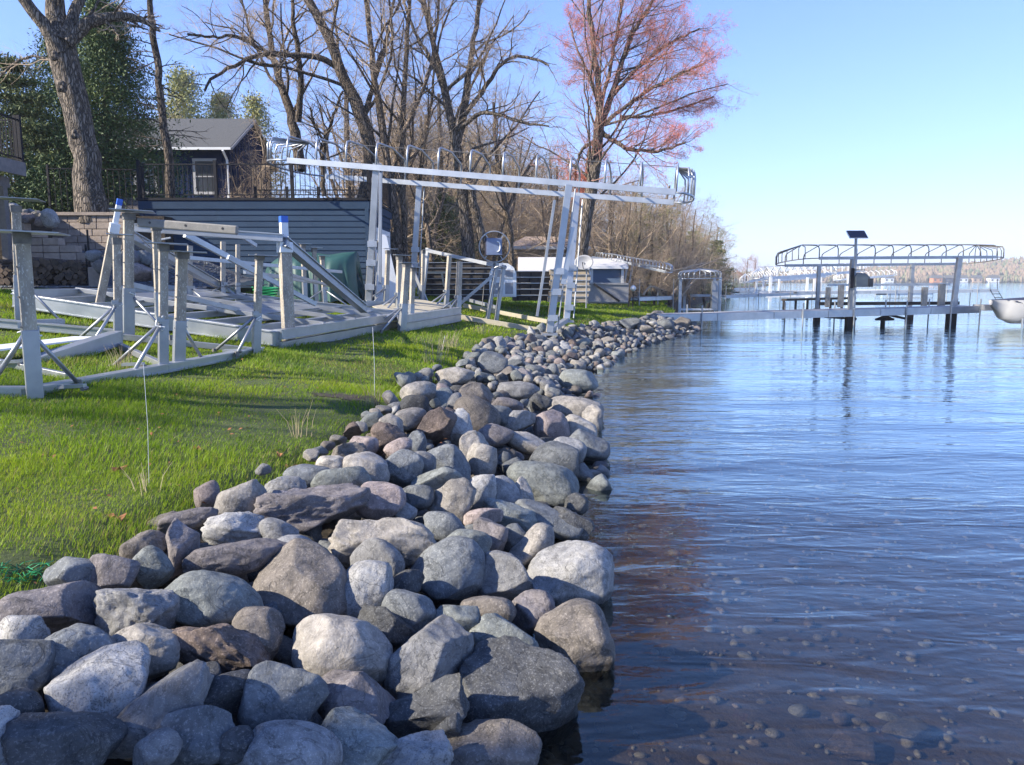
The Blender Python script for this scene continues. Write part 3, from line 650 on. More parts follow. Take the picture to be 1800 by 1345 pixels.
for k in range(n):
    z = GZ0+ph*k
    for a, b in (((GY0+.12, DY0-.16), (DY1+.16, GY1-.1)) if z < DZ1+.1 else ((GY0+.12, GY1-.1),)):
        m = MB(); m.prism([(GX1+.004,a,z+ph+.02),(GX1+.03,a,z),(GX1,a,z),(GX1-.012,a,z+ph+.02)], (0,b-a,0)); m.build('siding_plank', 'slate_siding', gar)
for x, y in ((GX0+.06,GY0-.01),(GX1-.06,GY0-.01)): MB().box((x, y-.02, (GZ0+GZ1)/2-.12), (.115,.05,GZ1-GZ0-.26)).build('corner_board', 'slate_siding', gar)
MB().box((GX1+.02, GY0+.05, (GZ0+GZ1)/2-.12), (.05,.12,GZ1-GZ0-.26)).build('corner_board', 'slate_siding', gar)
MB().box(((GX0+GX1)/2, GY0-.02, GZ1-.14), (GX1-GX0+.06,.06,.24)).build('frieze_board', 'slate_siding', gar)
MB().box((GX1+.02, (GY0+GY1)/2, GZ1-.14), (.06,GY1-GY0,.24)).build('frieze_board', 'slate_siding', gar)
MB().box(((GX0+GX1)/2, (GY0+GY1)/2, GZ1+.03), (GX1-GX0+.16,GY1-GY0+.16,.07)).build('roof_deck', 'black_metal', gar)
door = MB().box((GX1+.02,(DY0+DY1)/2,(GZ0+DZ1)/2), (.05,DY1-DY0,DZ1-GZ0)).build('garage_door', 'white_trim', gar)
MB().box((GX1+.035,(DY0+DY1)/2,DZ1+.09), (.07,DY1-DY0+.34,.16)).build('door_frame', 'white_trim', door)
for y in (DY0-.08, DY1+.08): MB().box((GX1+.035,y,(GZ0+DZ1)/2), (.07,.15,DZ1-GZ0)).build('door_frame', 'white_trim', door)
for k in range(4):
    yc = DY0+.35+k*.66
    MB().box((GX1+.05,yc,DZ1-.38), (.02,.5,.3)).build('pane', 'dark_glass', door)
    for r_ in range(3): MB().box((GX1+.05,yc,GZ0+.3+r_*.55), (.02,.52,.4)).build('door_panel', 'white_trim', door)
def railing(name, lab, A, B, h, nposts, gap, post=.09, mat='black_metal', group=None, wid=.018, post_h=.12):
    A, B = Vector(A), Vector(B); t = thing(name, lab, 'railing', A, group); d = B-A; L = d.length
    MB().bar(A+Vector((0,0,h)), B+Vector((0,0,h)), .05, .035).build('top_rail', mat, t)
    MB().bar(A+Vector((0,0,.1)), B+Vector((0,0,.1)), .035, .03).build('bottom_rail', mat, t)
    for k in range(nposts):
        p = A+d*(k/(nposts-1)); MB().box(p+Vector((0,0,(h+post_h)/2)), (post,post,h+post_h)).build('post', mat, t)
    nb = int(L/gap); me = None
    for k in range(1, nb):
        p = A+d*(k/nb)
        if me is None:
            o = MB().box(p+Vector((0,0,h/2+.05)), (wid,wid,h-.12)).build('baluster', mat, t); me = o; p0 = p
        else:
            c = o.copy(); C.objects.link(c); c.parent = t; c.location = Vector(o.location)+(p-p0)
    return t
railing('deck_railing', 'black metal railing along the front edge of the garage roof terrace', (GX0,GY0+.05,GZ1+.065), (GX1,GY0+.05,GZ1+.065), 1.0, 4, .145)
railing('deck_railing', 'black metal railing on the right end of the garage roof terrace', (GX1,GY0+.2,GZ1+.065), (GX1,GY1-.05,GZ1+.065), 1.0, 3, .145)
railing('deck_railing', 'lower black railing at the back edge of the garage roof terrace', (GX0+2.2,GY1-.1,GZ1+.065), (GX1-.3,GY1-.1,GZ1+.065), .7, 5, .17)
railing('fence', 'dark green metal picket fence between the oak trunk and the garage', (-14.2,24.3,3.95), (GX0-.15,24.6,3.95), 1.45, 3, .17, mat='black_metal', post=.06)
# white board leaning by the garage corner
a = atY(642,400,22.9); b = G(660,520)
m = MB(); p0 = Vector((GX1+.25, 23.5, H(GX1+.25,23.5))); m.prism([p0, p0+Vector((.75,.15,0)), p0+Vector((.28,.35,2.1)), p0+Vector((.05,.3,2.1))], (0,.06,0))
tag(m.build('leaning_board', 'white_trim'), 'tapered white board leaning by the right corner of the slate garage', 'board')
# tarp-covered machine
def tarp():
    nx, ny = 90, 40; x0, x1, y0, y1 = -7.15, -4.5, 21.9, 23.7
    V = []; gz = H(-5.6,22.5)
    for j in range(ny):
        for i in range(nx):
            u, v = i/(nx-1), j/(ny-1)
            # wrap: angle across the section
            a = math.pi*v; top = 1.45+.12*math.sin(u*7)-.40*abs(u-.66)**1.6*1.6 if u > .02 else 1.0
            if u < .35: top *= .86+.14*u/.35
            e = .3+.7*(1-abs(2*u-1)**5)
            cy = -math.cos(a); cz = math.sin(a)**.45
            fold = .05*math.sin(u*38+4*v*(1-u))*(1-cz**4)+.035*math.sin(u*71+1.3)*(1-cz)+.03*math.sin((u+v*.6)*24)
            X = x0+(x1-x0)*u+.05*cy*(u-.5)+.0; Yv = (y0+y1)/2+cy*(y1-y0)/2*e*(1+.12*(1-cz))+fold
            if cz < .05: cz = 0
            V.append((X+.14*(2*u-1)*(1-cz), Yv, gz+cz*top*(1 if 0<i<nx-1 else .55)+fold*.4))
    F = [(j*nx+i, j*nx+i+1, (j+1)*nx+i+1, (j+1)*nx+i) for j in range(ny-1) for i in range(nx-1)]
    F2 = [tuple(j*nx for j in range(ny))[::-1]]; F3 = [tuple(j*nx+nx-1 for j in range(ny))]
    return arr_mesh('covered_machine', V, [F, F2, F3], 'tarp', True)
tag(link('covered_machine', tarp()), 'bulky machine under a dark green tarpaulin with folds, before the slate garage', 'covered machine')
m = MB(); p = G(438,538); p.y = 21; p.z = H(p.x, 21); m.tube([p+Vector((.25*math.cos(a)*(1+a*.02),.2*math.sin(a),.06+.012*a)) for a in np.linspace(0,22,90)], .025, 5)
tag(m.build('garden_hose', 'green_plastic'), 'coiled bright green hose lying left of the green tarpaulin', 'hose')
# ---------------------------------------------------------------- navy house behind
RISE = 1.75
hs = thing('navy_house', 'dark navy two-storey house with grey shingle roof behind the railing', 'house', (-16,36,3.4))
HX0, HX1, HY0, HY1, HZ0, HE = -21.5, -12.75, 36, 42, 1.5, 7.95
m = MB(); m.prism([(HX0,HY0,HZ0),(HX0,HY0,HE),(HX0,(HY0+HY1)/2,HE+RISE),(HX0,HY1,HE),(HX0,HY1,HZ0)][::-1], (HX1-HX0,0,0)); m.build('wall', 'navy_siding', hs)
for k in range(34):
    x = HX0+.2+k*(HX1-HX0-.3)/33
    if not (-14.6 < x < -13.2): MB().box((x,HY0-.015,(HZ0+HE)/2), (.035,.03,HE-HZ0)).build('batten', 'navy_siding', hs)
for k in range(14):
    y = HY0+.3+k*.42; zt = HE+RISE*(1-abs(y-39)/3); MB().box((HX1+.015,y,(HZ0+zt)/2-.1), (.03,.035,zt-HZ0-.2)).build('batten', 'navy_siding', hs)
ov = .55; rise = RISE*(3+ov)/3
m = MB(); zt = HE+RISE+.12
m.prism([(HX0-.4,HY0-ov,HE-.17),(HX0-.4,39,zt-.08),(HX0-.4,39,zt),(HX0-.4,HY0-ov,HE-.05)][::-1], (HX1-HX0+.65,0,0))
m.prism([(HX0-.4,39,zt-.08),(HX0-.4,HY1+ov,HE-.17),(HX0-.4,HY1+ov,HE-.05),(HX0-.4,39,zt)][::-1], (HX1-HX0+.65,0,0))
rf = m.build('roof', 'shingle', hs)
MB().box(((HX0+HX1)/2-.07,HY0-ov-.03,HE-.13), (HX1-HX0+.65,.06,.11)).build('fascia', 'white_trim', rf)
MB().bar((HX1+.27,HY0-ov,HE-.14),(HX1+.27,39,zt-.1),.06,.12).build('fascia', 'lattice_grey', rf)
MB().tube([(HX1-.1,HY0-ov-.05,HE-.2),(HX1-.1,HY0-.1,HE-.55),(HX1-.1,HY0-.1,HZ0+.4)], .055, 6).build('downpipe', 'white_trim', hs)
def window(parent, x, z, w, h, y, mull=False):
    f = MB().bar((x-w/2-.05,y,z),(x-w/2-.05,y,z+h),.11,.07).bar((x+w/2+.05,y,z),(x+w/2+.05,y,z+h),.11,.07).box((x,y,z-.06),(w+.22,.08,.12)).box((x,y,z+h+.06),(w+.22,.08,.12)).build('window', 'lattice_grey', parent)
    MB().box((x,y+.02,z+h/2),(w,.02,h)).build('pane', 'dark_glass', f)
    if mull: MB().box((x,y,z+h/2),(w,.04,.05)).build('sash_rail', 'lattice_grey', f)
for x, z, w, h in ((-13.9,6.0,.85,1.35),(-16.6,6.0,.85,1.35),(-13.7,3.6,.9,.9)): window(hs, x, z, w, h, HY0-.04, True)
MB().box((-16.3,HY0-.5,5.25),(7.2,1.0,.35)).build('porch_beam', 'white_trim', hs)
MB().bar((-18.2,HY0-.6,5.5),(-15.5,HY0-.6,3.6),.1,.22).build('stair_stringer', 'white_trim', hs)
# neighbour's navy low wing behind railing
wg = thing('low_wing', 'long low navy wall with vents behind the terrace railing', 'building', (-10,38,3))
MB().box((-9.2,38,4.2),(6.0,.3,2.9)).build('wall','navy_siding',wg)
for k in range(20): MB().box((-12+k*.3,37.83,4.2),(.04,.04,2.9)).build('batten','navy_siding',wg)
# ---------------------------------------------------------------- left deck of a dark house
dk = thing('deck', 'dark raised timber deck with black railing at the left picture edge', 'deck', (-14,18,4.3))
DX1 = -12.6
MB().box((DX1-2,17.6,4.95),(4,5.8,.12)).build('floor','kerb_block',dk)
MB().box((DX1+.04,17.6,4.84),(.06,5.8,.34)).build('rim_beam','kerb_block',dk)
MB().box((DX1-.4,17.6,4.5),(.16,5.6,.26)).build('beam','kerb_block',dk)
for x, y in ((DX1-.4,20.2),(DX1-.4,17.6),(DX1-.4,15)): MB().box((x,y,3.1),(.17,.17,2.6)).build('post','kerb_block',dk)
MB().box((DX1-2.9,20.3,3.4),(3.4,.2,2.8)).build('back_wall','navy_siding',dk)
railing('deck_railing', 'black metal railing of the raised deck at the left picture edge', (DX1+.0,14.8,5.01), (DX1+.0,20.45,5.01), 1.05, 4, .13)
railing('deck_railing', 'far end railing of the raised deck at the left picture edge', (DX1-3.9,20.45,5.01), (DX1-.08,20.45,5.01), 1.05, 3, .13)
# stone steps under the deck
st = thing('stone_steps', 'pale stone garden steps in the shade right of the raised deck', 'steps', (-11.9,24.6,3.9))
for k in range(5): MB().box((-13.3,25+k*.4,4.0+k*.17),(2.4,.42,.13)).build('step','kerb_block',st)
# ---------------------------------------------------------------- block retaining wall, gravel bank, kerb
bw = thing('retaining_wall', 'tan split-face block retaining wall below the oak tree', 'wall', (-12,23,2.8))
x0, x1 = -14.0, GX0-.03; rows = 7; hh = .2
for r_ in range(rows):
    x = x0-.22*(r_%2)
    while x < x1-.05:
        w = min(random.choice([.36,.44,.5]), x1-x); z = 2.5+hh*r_
        MB().box((x+w/2,23.2-random.uniform(0,.03)+.02*r_,z+hh/2),(w-.018,.3,hh-.014)).build('block','block',bw,bevel=.012); x += w
MB().box(((x0+x1)/2,23.27,2.5+hh*rows+.045),(x1-x0,.36,.09)).build('cap_stone','block',bw)
fill = MB().box(((x0+x1)/2-.5,24.75,3.2),(x1-x0+3,2.7,1.4)).box((-17,24.2,3.0),(7,4.5,1.9)); tag(fill.build('upper_terrace','soil'), kind='structure')
# gravel bank sheet
ks = thing('kerb', 'low dark block kerb along the back of the lawn, left side', 'kerb', (-12,18.6,1.8))
KZ = 1.82
for r_ in range(2):
    x = -13.6-.2*r_
    while x < -7.6: w = .42; MB().box((x+w/2,18.6+.03*r_,KZ-.17+.12*r_),(w-.012,.26,.112)).build('block','kerb_block',ks,bevel=.01); x += w
V = []; nx, ny = 60, 30
for j in range(ny):
    for i in range(nx):
        x = -14.5+i/(nx-1)*(14.5-7.4); y = 18.65+j/(ny-1)*4.45; d = (y-18.65)/4.45
        zt = 1.83+ (1.05*max(0,(d-.35)/.65)**.9)*(1 if x < -9.8 else max(.25,1-(x+9.8)/2.0*.75)); V.append((x,y,zt+.02*math.sin(x*9)*math.sin(y*11)+.008*random.random()))
F = [(j*nx+i, j*nx+i+1, (j+1)*nx+i+1, (j+1)*nx+i) for j in range(ny-1) for i in range(nx-1)]
gb = link('gravel_bank', arr_mesh('gravel_bank', V, [F], 'gravel', True)); tag(gb, kind='structure')
V, F, o_ = [], [], 0
vv, ff = ICO[1]
for i in range(1500):
    x = random.uniform(-13.8,-7.8); y = random.uniform(18.8,22.9); d = (y-18.65)/4.45
    zt = 1.85+ (1.05*max(0,(d-.35)/.65)**.9)*(1 if x < -9.8 else max(.25,1-(x+9.8)/2.0*.75)); r_ = random.uniform(.02,.05)
    V.append(vv[:]*np.array([1,.8,.6])*r_+np.array([x,y,zt])); F.append(ff+o_); o_ += len(vv)
tag(link('gravel_stones', arr_mesh('gravel_stones', np.concatenate(V), [np.concatenate(F)], 'stone_blue')), 'blue-grey gravel on the bank behind the kerb', 'gravel', kind='stuff')
# stepped blocks, fire wood, boulders on the bank
sw = thing('stepped_wall', 'stepped tan block side wall behind the firewood', 'wall', (-12.8,21,2))
for k, (x, n_) in enumerate(((-13.6,8),(-13.15,7),(-12.7,6),(-12.25,5),(-11.8,4),(-11.35,3))):
    for r_ in range(n_): MB().box((x+.22,21.4,1.95+.2*r_+.1),(.43,.32,.186)).build('block','block',sw,bevel=.012)
MB().box((-9.6,19.6,2.0),(.3,.3,.5)) 
tag(MB().box((-10.35,19.5,2.08),(.32,.3,.5)).build('block_pillar','block',bevel=.02), 'short tan block pillar right of the firewood rack', 'pillar')
fw = thing('firewood_rack', 'black metal rack filled with dark split firewood', 'firewood rack', (-11.6,19.9,1.84))
for k in range(150):
    x = random.uniform(-12.9,-10.75); z = 1.95+random.uniform(0,.62)*(1-.25*(x+12.9)/2.15); r_ = random.uniform(.055,.1); y = 19.55+random.uniform(-.06,.06)
    a = random.random()*6.28; MB().tube([(x,y,z),(x+random.uniform(-.03,.03),y+.42,z)], r_, random.choice([4,5,6])).build('firewood_log','firewood',fw)
for x in (-13.0,-10.65): MB().bar((x,19.6,1.84),(x,19.6,2.9 if x>-11 else 2.7),.035,.035).build('rack_post','black_metal',fw)
MB().bar((-13,19.6,1.9),(-10.65,19.6,1.9),.04,.05).build('rack_rail','black_metal',fw)
tag(MB().bar((-10.5,19.45,1.84),(-10.5,19.45,3.25),.035,.035).build('metal_stake','black_metal'),'thin black stake standing right of the firewood','stake')
def boulders(spots, group, labs, st='pink'):
    for i, (x, y, z, w, h, k, lab) in enumerate(spots):
        me = stone_mesh('garden_boulder', (w, w*.8, h), 3, 'stone_'+k, 3000+i+int(abs(x)*100), 4, .45, .03)
        tag(link('garden_boulder', me, loc=(x,y,z)), lab, 'boulder', group)
def atb(px, py, Y, w, h, k, lab): p = atY(px,py,Y); s = Y/FPX; return (p.x,p.y,p.z,w*s,h*s,k,lab)
boulders([atb(22,368,21.6,26,22,'pale','pale boulder atop the stepped wall, by the left edge'),atb(38,376,21.5,24,18,'tan','tan small boulder on top of the stepped block wall'),atb(50,383,21.4,26,18,'pink','pink boulder, leftmost of the pink ones on the wall'),
 atb(56,376,21.8,20,18,'grey','grey round boulder behind the pink ones'),atb(66,379,21.5,20,18,'tan','tan round boulder in the row on the stepped wall'),atb(70,390,21.3,22,16,'pink','pinkish low boulder at the front of the row'),
 atb(78,384,21.4,20,20,'tan','round tan boulder beside the largest pale one'),atb(88,384,21.3,28,34,'pale','largest pale boulder at the right end of the row'),atb(42,386,21.3,20,14,'purple','mauve low stone under the pink boulders')],
 'boulders above the firewood', None)
boulders([atb(232,452,18.95,34,26,'purple','mauve boulder behind the lift posts, upper left of group'),atb(258,455,19,40,30,'blue','large blue-grey boulder in the low boulder wall'),atb(245,478,18.9,62,34,'pink','wide pinkish boulder at the foot of the low boulder wall'),
 atb(282,466,19,36,26,'tan','tan round boulder, right side of the low boulder wall'),atb(283,487,18.9,26,26,'purple','small mauve boulder at the right foot of the low wall'),atb(240,436,19.4,36,22,'brown','brown boulder at the top of the low wall'),
 atb(265,436,19.5,28,22,'rust','rusty boulder at the top right of the low wall'),atb(215,462,19,30,30,'grey','grey boulder at the left end of the low wall'),atb(180,470,19.2,30,26,'brown','brown boulder between pillar and low wall'),atb(165,450,19.4,26,22,'grey','grey boulder above the block pillar')],
 'boulders of the low garden wall', None)
# ---------------------------------------------------------------- neighbour's tan house, shed, fence
nh = thing('tan_house', 'tan house with brown shingle hip roof behind the bare trees', 'house', (4,52,1))
ax, bx = atY(893,450,52).x, atY(1010,450,52).x+1.2; ez = atY(900,434,52).z; rz = atY(900,412,52).z
MB().box(((ax+bx)/2,54.5,(ez+.8)/2),(bx-ax-1.2,5,ez-.8)).build('wall','tan_siding',nh)
m = MB(); o_ = .0
m.v += [Vector(q) for q in ((ax-.2,51.6,ez),(bx+.2,51.6,ez),(bx+.2,57.4,ez),(ax-.2,57.4,ez),(ax+1.2,54.5,rz),(bx-2.2,54.5,rz))]
m.f += [(0,1,5,4),(1,2,5),(2,3,4,5),(3,0,4),(3,2,1,0)]
rf = m.build('roof','tan_shingle',nh); MB().box(((ax+bx)/2,51.57,ez-.08),(bx-ax+.5,.1,.2)).build('fascia','white_trim',rf)
f = MB().box((ax+3.4,51.97,ez-.9),(1.7,.08,1.0)).build('window','white_trim',nh); MB().box((ax+3.4,51.92,ez-.9),(1.5,.03,.8)).build('pane','dark_glass',f)
f = MB().box((bx-1.2,51.97,ez-.8),(.8,.08,1.0)).build('window','white_trim',nh); MB().box((bx-1.2,51.92,ez-.8),(.65,.03,.8)).build('pane','dark_glass',f)
def shed(lab, xa, xb, Y, eave_py, ridge_py, wall, roofm, base, door=None, deep=3.5):
    a, b = atY(xa,480,Y).x, atY(xb,480,Y).x; ez, rz = atY(900,eave_py,Y).z, atY(900,ridge_py,Y).z
    t = thing('shed', lab, 'shed', ((a+b)/2,Y,base))
    MB().box(((a+b)/2,Y+deep/2,(ez+base)/2),(b-a,deep,ez-base)).build('wall',wall,t)
    m = MB(); m.prism([(a-.2,Y-.25,ez),(a-.2,Y+deep*.6,rz),(a-.2,Y+deep+.2,ez),(a-.2,Y+deep+.2,ez-.1),(a-.2,Y-.25,ez-.1)],(b-a+.4,0,0)); r2 = m.build('roof',roofm,t)
    MB().box(((a+b)/2,Y-.27,ez-.07),(b-a+.42,.05,.14)).build('fascia','white_trim',r2)
    if door: MB().box(((a+b)/2-.1,Y-.03,(ez+base)/2-.1),((b-a)*.7,.06,ez-base-.35)).build('door',door,t)
    return t
shed('pale shingled shed roof behind the stacked dock panels', 918, 1030, 40, 478, 450, 'white_trim','pale_shingle', .9)
sh = shed('small blue boathouse with grey roof and white trim by the satellite dish', 1036, 1096, 41, 468, 452, 'blue_siding','pale_shingle', .9)
for x in (1040, 1094): MB().box((atY(x,480,41).x,40.95,1.8),(.14,.06,1.9)).build('corner_board','white_trim',sh)
lf = thing('lattice_fence', 'weathered grey lattice fence under the small blue boathouse', 'fence', (4.5,36.5,.9))
a, b = atY(1032,500,36.5).x, atY(1104,500,36.5).x
for k in range(40): x = a+(b-a)*k/39; MB().box((x,36.5,1.42),(.055,.03,.95)).build('slat','lattice_grey',lf)
MB().bar((a,36.45,1.88),(b,36.45,1.84),.05,.08).build('rail','lattice_grey',lf); MB().bar((a,36.45,1.05),(b,36.45,1.05),.05,.08).build('rail','lattice_grey',lf)
MB().bar((a+.3,36.4,1.85),(b-.4,36.4,1.05),.05,.09).build('brace','dark_deck_panel',lf)
# ---------------------------------------------------------------- stacks of dock panels
def stack(lab, xa, xb, Y, ytop, ybot, n, mat, deep=1.3, skew=.0):
    a, b = atY(xa,490,Y).x, atY(xb,490,Y).x; z1, z0 = atY(900,ytop,Y).z, atY(900,ybot,Y).z
    t = thing('dock_panel_stack', lab, 'dock panels', ((a+b)/2,Y,z0)); h = (z1-z0)/n
    for k in range(n):
        z = z0+h*k; dx = random.uniform(-.05,.05)-.07*(n-k)*skew
        p = MB().box(((a+b)/2+dx,Y+deep/2,z+h*.44),(b-a,deep,h*.86)).build('panel',mat,t)
        MB().box(((a+b)/2+dx,Y-.02,z+h*.93),(b-a+.04,.05,h*.10)).build('panel_frame','bright_aluminium',p)
        for q in range(5 if 'dark' in mat else 0): MB().box((a+dx+(b-a)*(q+.5)/5,Y-.01,z+h*.4),(.05,.04,h*.55)).build('stiffener','black_metal' if 'dark' in mat else 'lattice_grey',p)
    return t
stack('left stack of dark brown dock panels behind the folded lift', 748, 862, 30, 461, 527, 7, 'dark_deck_panel')
stack('middle stack of dark dock panels right of the white arched cabinet', 902, 1000, 29.5, 476, 529, 5, 'dark_deck_panel', 1.2)
stack('right stack of tan dock panels with pale frames behind the tall lift legs', 968, 1037, 28.8, 473, 531, 6, 'deck_panel', 1.6, .12)
# white arched cabinet
p = G(884,522); Y = 27.5; cx = atY(884,500,Y).x; z0 = atY(884,522,Y).z; z1 = atY(884,462,Y).z; w = .95
cb = thing('white_cabinet', 'white arched cabinet with two panelled doors before the dock panels', 'cabinet', (cx,Y,z0))
arch = [(cx-w/2,Y,z0),(cx+w/2,Y,z0),(cx+w/2,Y,z1-.35),(cx+w*.38,Y,z1-.14),(cx+w*.2,Y,z1-.03),(cx,Y,z1),(cx-w*.2,Y,z1-.03),(cx-w*.38,Y,z1-.14),(cx-w/2,Y,z1-.35)]
MB().prism(arch, (0,.6,0)).build('body','white_plastic',cb)
for s in (-1,1):
    for zz, hh_ in ((z0+.3,.5),(z0+.82,.34)):
        f = MB().box((cx+s*.22,Y-.02,zz),(.38,.05,hh_)).build('door_panel','white_plastic',cb); MB().box((cx+s*.22,Y-.045,zz),(.28,.02,hh_-.1)).build('inset','lattice_grey',f)
# satellite dish
p = atY(1026,461,28.5); ds = thing('satellite_dish', 'grey satellite dish on a short mast by the stack of tan dock panels', 'satellite dish', (p.x,28.5,.9))
V = []; n = 28; rad = .31; nn = Vector((-.25,-1,.35)).normalized(); ux = nn.cross(Vector((0,0,1))).normalized(); uy = ux.cross(nn)
m = MB()
for r_ in range(6):
    for k in range(n):
        a = 6.283*k/n; q = rad*(r_/5 if r_ else .001); m.v.append(Vector(p)+ux*(q*1.12*math.cos(a))+uy*(q*.9*math.sin(a))-nn*(.1*(1-(r_/5)**2)))
for r_ in range(5):
    for k in range(n): m.f.append((r_*n+k, r_*n+(k+1)%n, (r_+1)*n+(k+1)%n, (r_+1)*n+k))
o = m.build('reflector','dish_grey',ds,smooth=True); md = o.modifiers.new('solid','SOLIDIFY'); md.thickness = .015
MB().tube([Vector(p)-uy*.25-nn*.05, Vector(p)+nn*.32-uy*.12], .014, 5).build('feed_arm','black_metal',ds)
MB().tube([Vector(p)-nn*.08, Vector(p)+Vector((.12,.1,-.35)), Vector((p.x+.12,28.6,1.0))], .03, 6).build('mast','dish_grey',ds)
# dustbin and post lamp near the little dock
p = G(1113,530); b_ = thing('waste_bin','dark round bin beside the small dock','bin',p)
MB().tube([p+Vector((0,0,0)),p+Vector((0,0,1.0))],[.36,.42],12).build('body','black_plastic',b_); MB().tube([p+Vector((0,0,1.0)),p+Vector((0,0,1.1)),p+Vector((0,0,1.16))],[.44,.42,.1],12).build('lid','black_plastic',b_)
p = atY(1113,507,38); lm = thing('garden_lamp','white globe lamp on a short post near the small dock','lamp',(p.x,38,.8)); m = MB()
m.tube([p+Vector((0,0,-.15)),p+Vector((0,0,-.08)),p,p+Vector((0,0,.08)),p+Vector((0,0,.15))],[.03,.12,.15,.12,.03],10); m.build('globe','white_plastic',lm,smooth=True)
MB().tube([p+Vector((0,0,-.15)),(p.x,38,.7)],.03,6).build('post','black_metal',lm)
# low table with bench left of dark panels
p = G(765,540); tb = thing('garden_table','weathered picnic table in front of the left dock panels','table',(atY(762,500,29).x,29,1.2)); tx = atY(762,500,29).x; tz = atY(762,479,29).z
MB().box((tx,29,tz),(1.1,.8,.06)).build('table_top','pale_timber',tb); MB().box((tx+.15,28.3,tz-.55),(1.2,.3,.06)).build('bench','dark_deck_panel',tb)
for s in (-1,1): MB().bar((tx+s*.35,28.6,tz-.03),(tx+s*.5,28.6,tz-.95),.06,.08).build('leg','pale_timber',tb)
# ---------------------------------------------------------------- boat lifts on the lawn
def lean_top(base, px, py): return atY(px, py, base.y)
def post(t, b, top, w, mat='stained_post', pad=None, cap=None, roll=R(35), sleeve=True, name='post', lower='aluminium'):
    b, top = Vector(b), Vector(top); d = top-b
    if sleeve:
        m = b+d*.42; MB().bar(b, m, w*1.14, w*1.14, roll=roll).build('socket', lower, t, bevel=.006)
        o = MB().bar(b+d*.3, top, w, w, roll=roll).build(name, mat, t, bevel=.006)
    else: o = MB().bar(b, top, w, w, roll=roll).build(name, mat, t, bevel=.006)
    if w >= .1 and b.y < 14:
        for k_ in (.36,.44,.62,.8):
            q = b+d*k_; MB().tube([q+Vector((-w*.2,-w*.75,0)), q+Vector((-w*.2,-w*.55,0))], .011, 6).build('bolt','grey_steel',o)
    if pad:
        p = MB().box(top+Vector((0,0,.005)), (pad,pad,.012), R(20)).build('foot_plate', 'aluminium', o); p.rotation_euler.y = R(2)
        MB().bar(top-Vector((0,0,.10)), top, w*1.2, w*1.2, roll=roll).build('collar','grey_steel',o)
    return o
def rail(t, a, b, w, h, mat='bright_aluminium', name='side_beam', lip=True):
    o = MB().bar(a, b, w, h).build(name, mat, t, bevel=.004)
    if lip and h > .09:
        a, b = Vector(a), Vector(b); m = MB()
        for s in (-1,1):
            m.bar(a+Vector((0,0,s*h*.44)), b+Vector((0,0,s*h*.44)), w+.045, .022)
        m.build('flange', mat, o)
    return o
def braces(t, b, top, dirs, h=.45, out=.5, r=.021, mat='aluminium'):
    """tubular braces from a post down to the beams on both sides"""
    b = Vector(b); q = b+(Vector(top)-b)*h
    MB().box(q+Vector(dirs[0] if dirs else (0,0,0))*.06, (.09,.09,.06), .5).build('brace_clamp','aluminium',t)
    if dirs and b.y < 14:
        g_ = np.random.default_rng(int(abs(b.x*100))); c_ = q+Vector(dirs[0]).normalized()*.07; pts = [c_+Vector(g_.normal(size=3))*.035+Vector((0,0,-.012*i_)) for i_ in range(9)]
        MB().tube(pts, .009, 5).build('chain','white_plastic',t)
    for d in dirs:
        d = Vector(d).normalized(); e = b+d*out+Vector((0,0,.07)); MB().tube([q-Vector((0,0,.02)), e], r, 8).build('brace', mat, t, smooth=True)
        MB().tube([e-Vector((0,0,.04)), e+Vector((0,0,.04))], r*1.5, 6).build('bolt','grey_steel',t)
def gp(px, py, dz=0): return G(px, py)+Vector((0,0,dz))
# nearest frame
A = thing('boat_lift', 'nearest folded boat lift frame with stained posts at the left edge', 'boat lift', gp(230,660), 'folded boat lift frames on the lawn')
a0 = gp(62,694,.03); a1 = gp(452,620,.03); a2 = gp(300,652,.03)
rail(A, a0+(a0-a1).normalized()*.12, a1+(a1-a0).normalized()*.1, .13, .10, name='side_beam')
far0 = gp(-70,586,.06); far1 = gp(200,600,.06)
left0 = gp(-160,700,.05)
rail(A, left0, a0, .1, .1)
b0 = atY(-60,682,gp(62,700).y*1.12); b1 = gp(207,618,.2)
rail(A, b0, b1, .14, .2, name='cross_beam')
rail(A, gp(-80,572,.1), gp(205,600,.12), .12, .12)
rail(A, gp(205,600,.08), a1, .1, .09, 'aluminium')
rail(A, b1-Vector((0,0,.1)), a2, .07, .08, 'aluminium'); rail(A, gp(120,668,.04), gp(-40,640,.08), .06,.07,'aluminium')
MB().bar(gp(-40,640,.16), gp(160,612,.16), .5, .02).build('platform','white_plastic',A); MB().bar(gp(60,585,.14), gp(112,583,.14), .16, .13).build('spacer','aluminium',A)
for (bx_, by_, tx_, ty_, w, pad, mat) in ((62,700,38,410,.125,.62,'stained_post'), (287,655,287,428,.10,.46,'stained_post'), (314,650,320,442,.125,.5,'stained_post'), (450,624,456,447,.10,.42,'stained_post'), (208,612,205,418,.10,.34,'stained_post')):
    b = gp(bx_,by_,.0); tp = lean_top(b, tx_, ty_); post(A, b, tp, w, mat, pad)
    d = (a1-a0).normalized(); q = Vector((-d.y,d.x,0))
    braces(A, b, tp, [d] if bx_ in (62,314) else ([-d, -d*.3+q] if bx_ != 62 else []), .42, .62, .023)
    if bx_ == 62: braces(A, b, tp, [(-1,.1,0)], .45, .5, .025)
for (x, y) in ((20,652),(128,697),(235,655),(408,628)):
    p = gp(x,y,.1); MB().bar(p-Vector((.13,0,0)), p+Vector((.13,.0,.01)), .07,.035).build('bracket','bright_aluminium',A); MB().tube([p+Vector((.12,-.04,-.02)),p+Vector((.12,.05,-.02))],.022,8).build('bolt','grey_steel',A)
